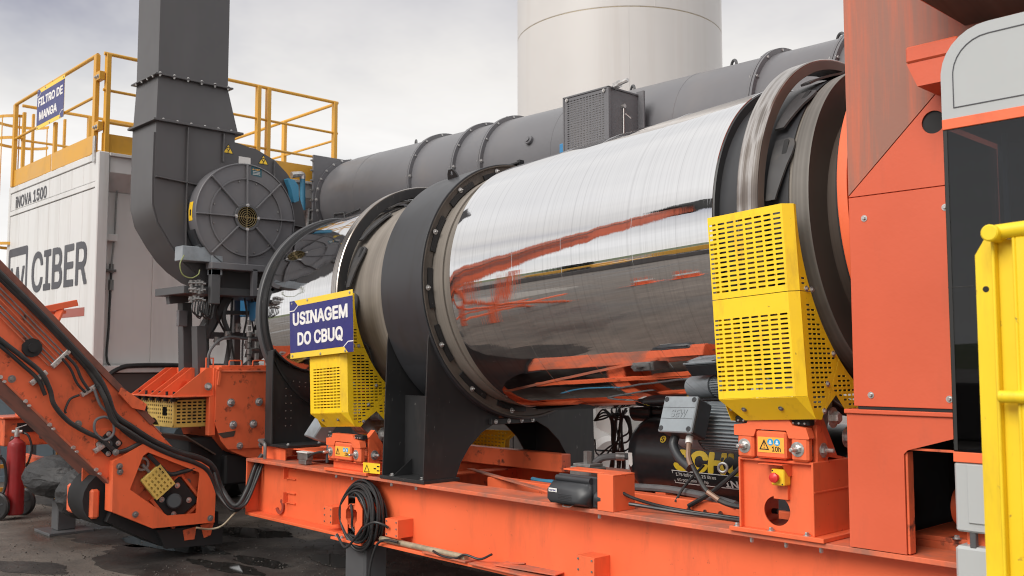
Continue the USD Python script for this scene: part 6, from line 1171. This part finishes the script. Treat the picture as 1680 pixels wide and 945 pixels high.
# ================================================================== ACROSS THE YARD, SEEN IN THE POLISHED DRUM
for i, (x, y) in enumerate(((-9.0, -1.0), (-8.3, -1.15))):
    cn = thing('traffic_cone', ['left traffic cone of two mirrored in the drum', 'right traffic cone of two mirrored in the drum'][i], 'traffic cone', (x, y, 0))
    part(cn, 'cone_body', lathe([(.03, .15), (.30, .09), (.301, .0905), (.45, .055), (.70, .02), (.70, 0)], (x, y, 0), Z_, 24), M['cone'])
    part(cn, 'white_band', lathe([(.28, .098), (.42, .066)], (x, y, 0), Z_, 24), M['letter']); part(cn, 'base', B(x-.19, x+.19, y-.19, y+.19, 0, .035, .01), M['cone'])
yl = thing('wheel_loader', 'yellow wheel loader far across the yard mirrored in the drum', 'loader', (-30, -22, 0))
part(yl, 'body', [B(-33, -28.5, -23.2, -21, .9, 2.1, .1), B(-28.6, -27, -23.4, -20.8, .3, 1.4, .1)], M['yellow_rail']); part(yl, 'cab', B(-31.2, -29.8, -23, -21.2, 2.1, 3.3, .1), M['glass'])
for x in (-32, -29.3):
    for y in (-23.4, -20.9): part(yl, 'wheel', cyl((x, y-.25, .75), (x, y+.25, .75), .75, n=24, c=.1), M['rubber'])
tr_ = thing('yellow_tipper', 'yellow tipper body beyond the wheel loader', 'truck', (-22, -20, 0))
part(tr_, 'body', [B(-24, -20, -21.5, -19.3, 1.0, 2.4, .1)], M['yellow_rail']); part(tr_, 'cab', B(-19.9, -18.2, -21.4, -19.4, .8, 2.6, .15), M['yellow_rail'])
for x in (-23, -19):
    for y in (-21.4, -19.5): part(tr_, 'wheel', cyl((x, y-.2, .5), (x, y+.2, .5), .5, n=20, c=.06), M['rubber'])
fn_ = thing('yard_barrier', 'long low dark barrier across the yard mirrored in the drum', 'barrier', (-20, -14, 0))
for k in range(24): part(fn_, 'barrier_block', B(-44+k*2.0, -44+k*2.0+1.95, -16.3, -15.8, 0, 1.0+.2*(k % 3), .05), M['skirt'])

# loose grit on the yard
gv_, gf_ = [], []; gr = np.random.default_rng(5); ic = trimesh.creation.icosphere(subdivisions=0); n_ = 0
for k in range(5200):
    x = gr.uniform(-14, -6.5); y = gr.uniform(2.4, 6.2)
    if meshkit.noise(A(x*1.6, y*2.2, 3), 4) + .35*gr.random() < .62: continue
    r = .002 + .008*gr.random()**3; p_ = ic.vertices*A(1, 1, .7)*r*(1+.35*gr.standard_normal((12, 1)).clip(-1, 1)) + A(x, y, r*.45+.004)
    gv_.append(p_); gf_.append(ic.faces+n_); n_ += 12
single('gravel', mk(np.concatenate(gv_), np.concatenate(gf_)), M['grit'], 'loose grit scattered over the damp yard', 'gravel', kind='stuff', smooth=False)

# repeats share a group
for base, grp in {'roller_guard': 'yellow guards over the drum rollers', 'roller_bracket': 'orange roller brackets on the chassis beam', 'support_roller': 'support rollers under the drum tyres', 'steel_plate': 'loose plates on the lower beam flange',
                  'valve_box': 'blue control boxes under the fan', 'wrapped_bundle': 'bundles wrapped in black tarpaulin', 'traffic_cone': 'traffic cones across the yard', 'cable': 'black cables lying in the chassis', 'hose': 'hoses around the chassis', 'puddle': 'puddles on the yard', 'damp_patch': 'damp patches on the yard', 'hills': 'green hills round the plant'}.items():
    for p_ in stage.GetPrimAtPath('/World').GetChildren():
        n_ = p_.GetName()
        if n_ == base or (n_.startswith(base+'_') and n_[len(base)+1:].isdigit()): p_.SetCustomDataByKey('group', grp)
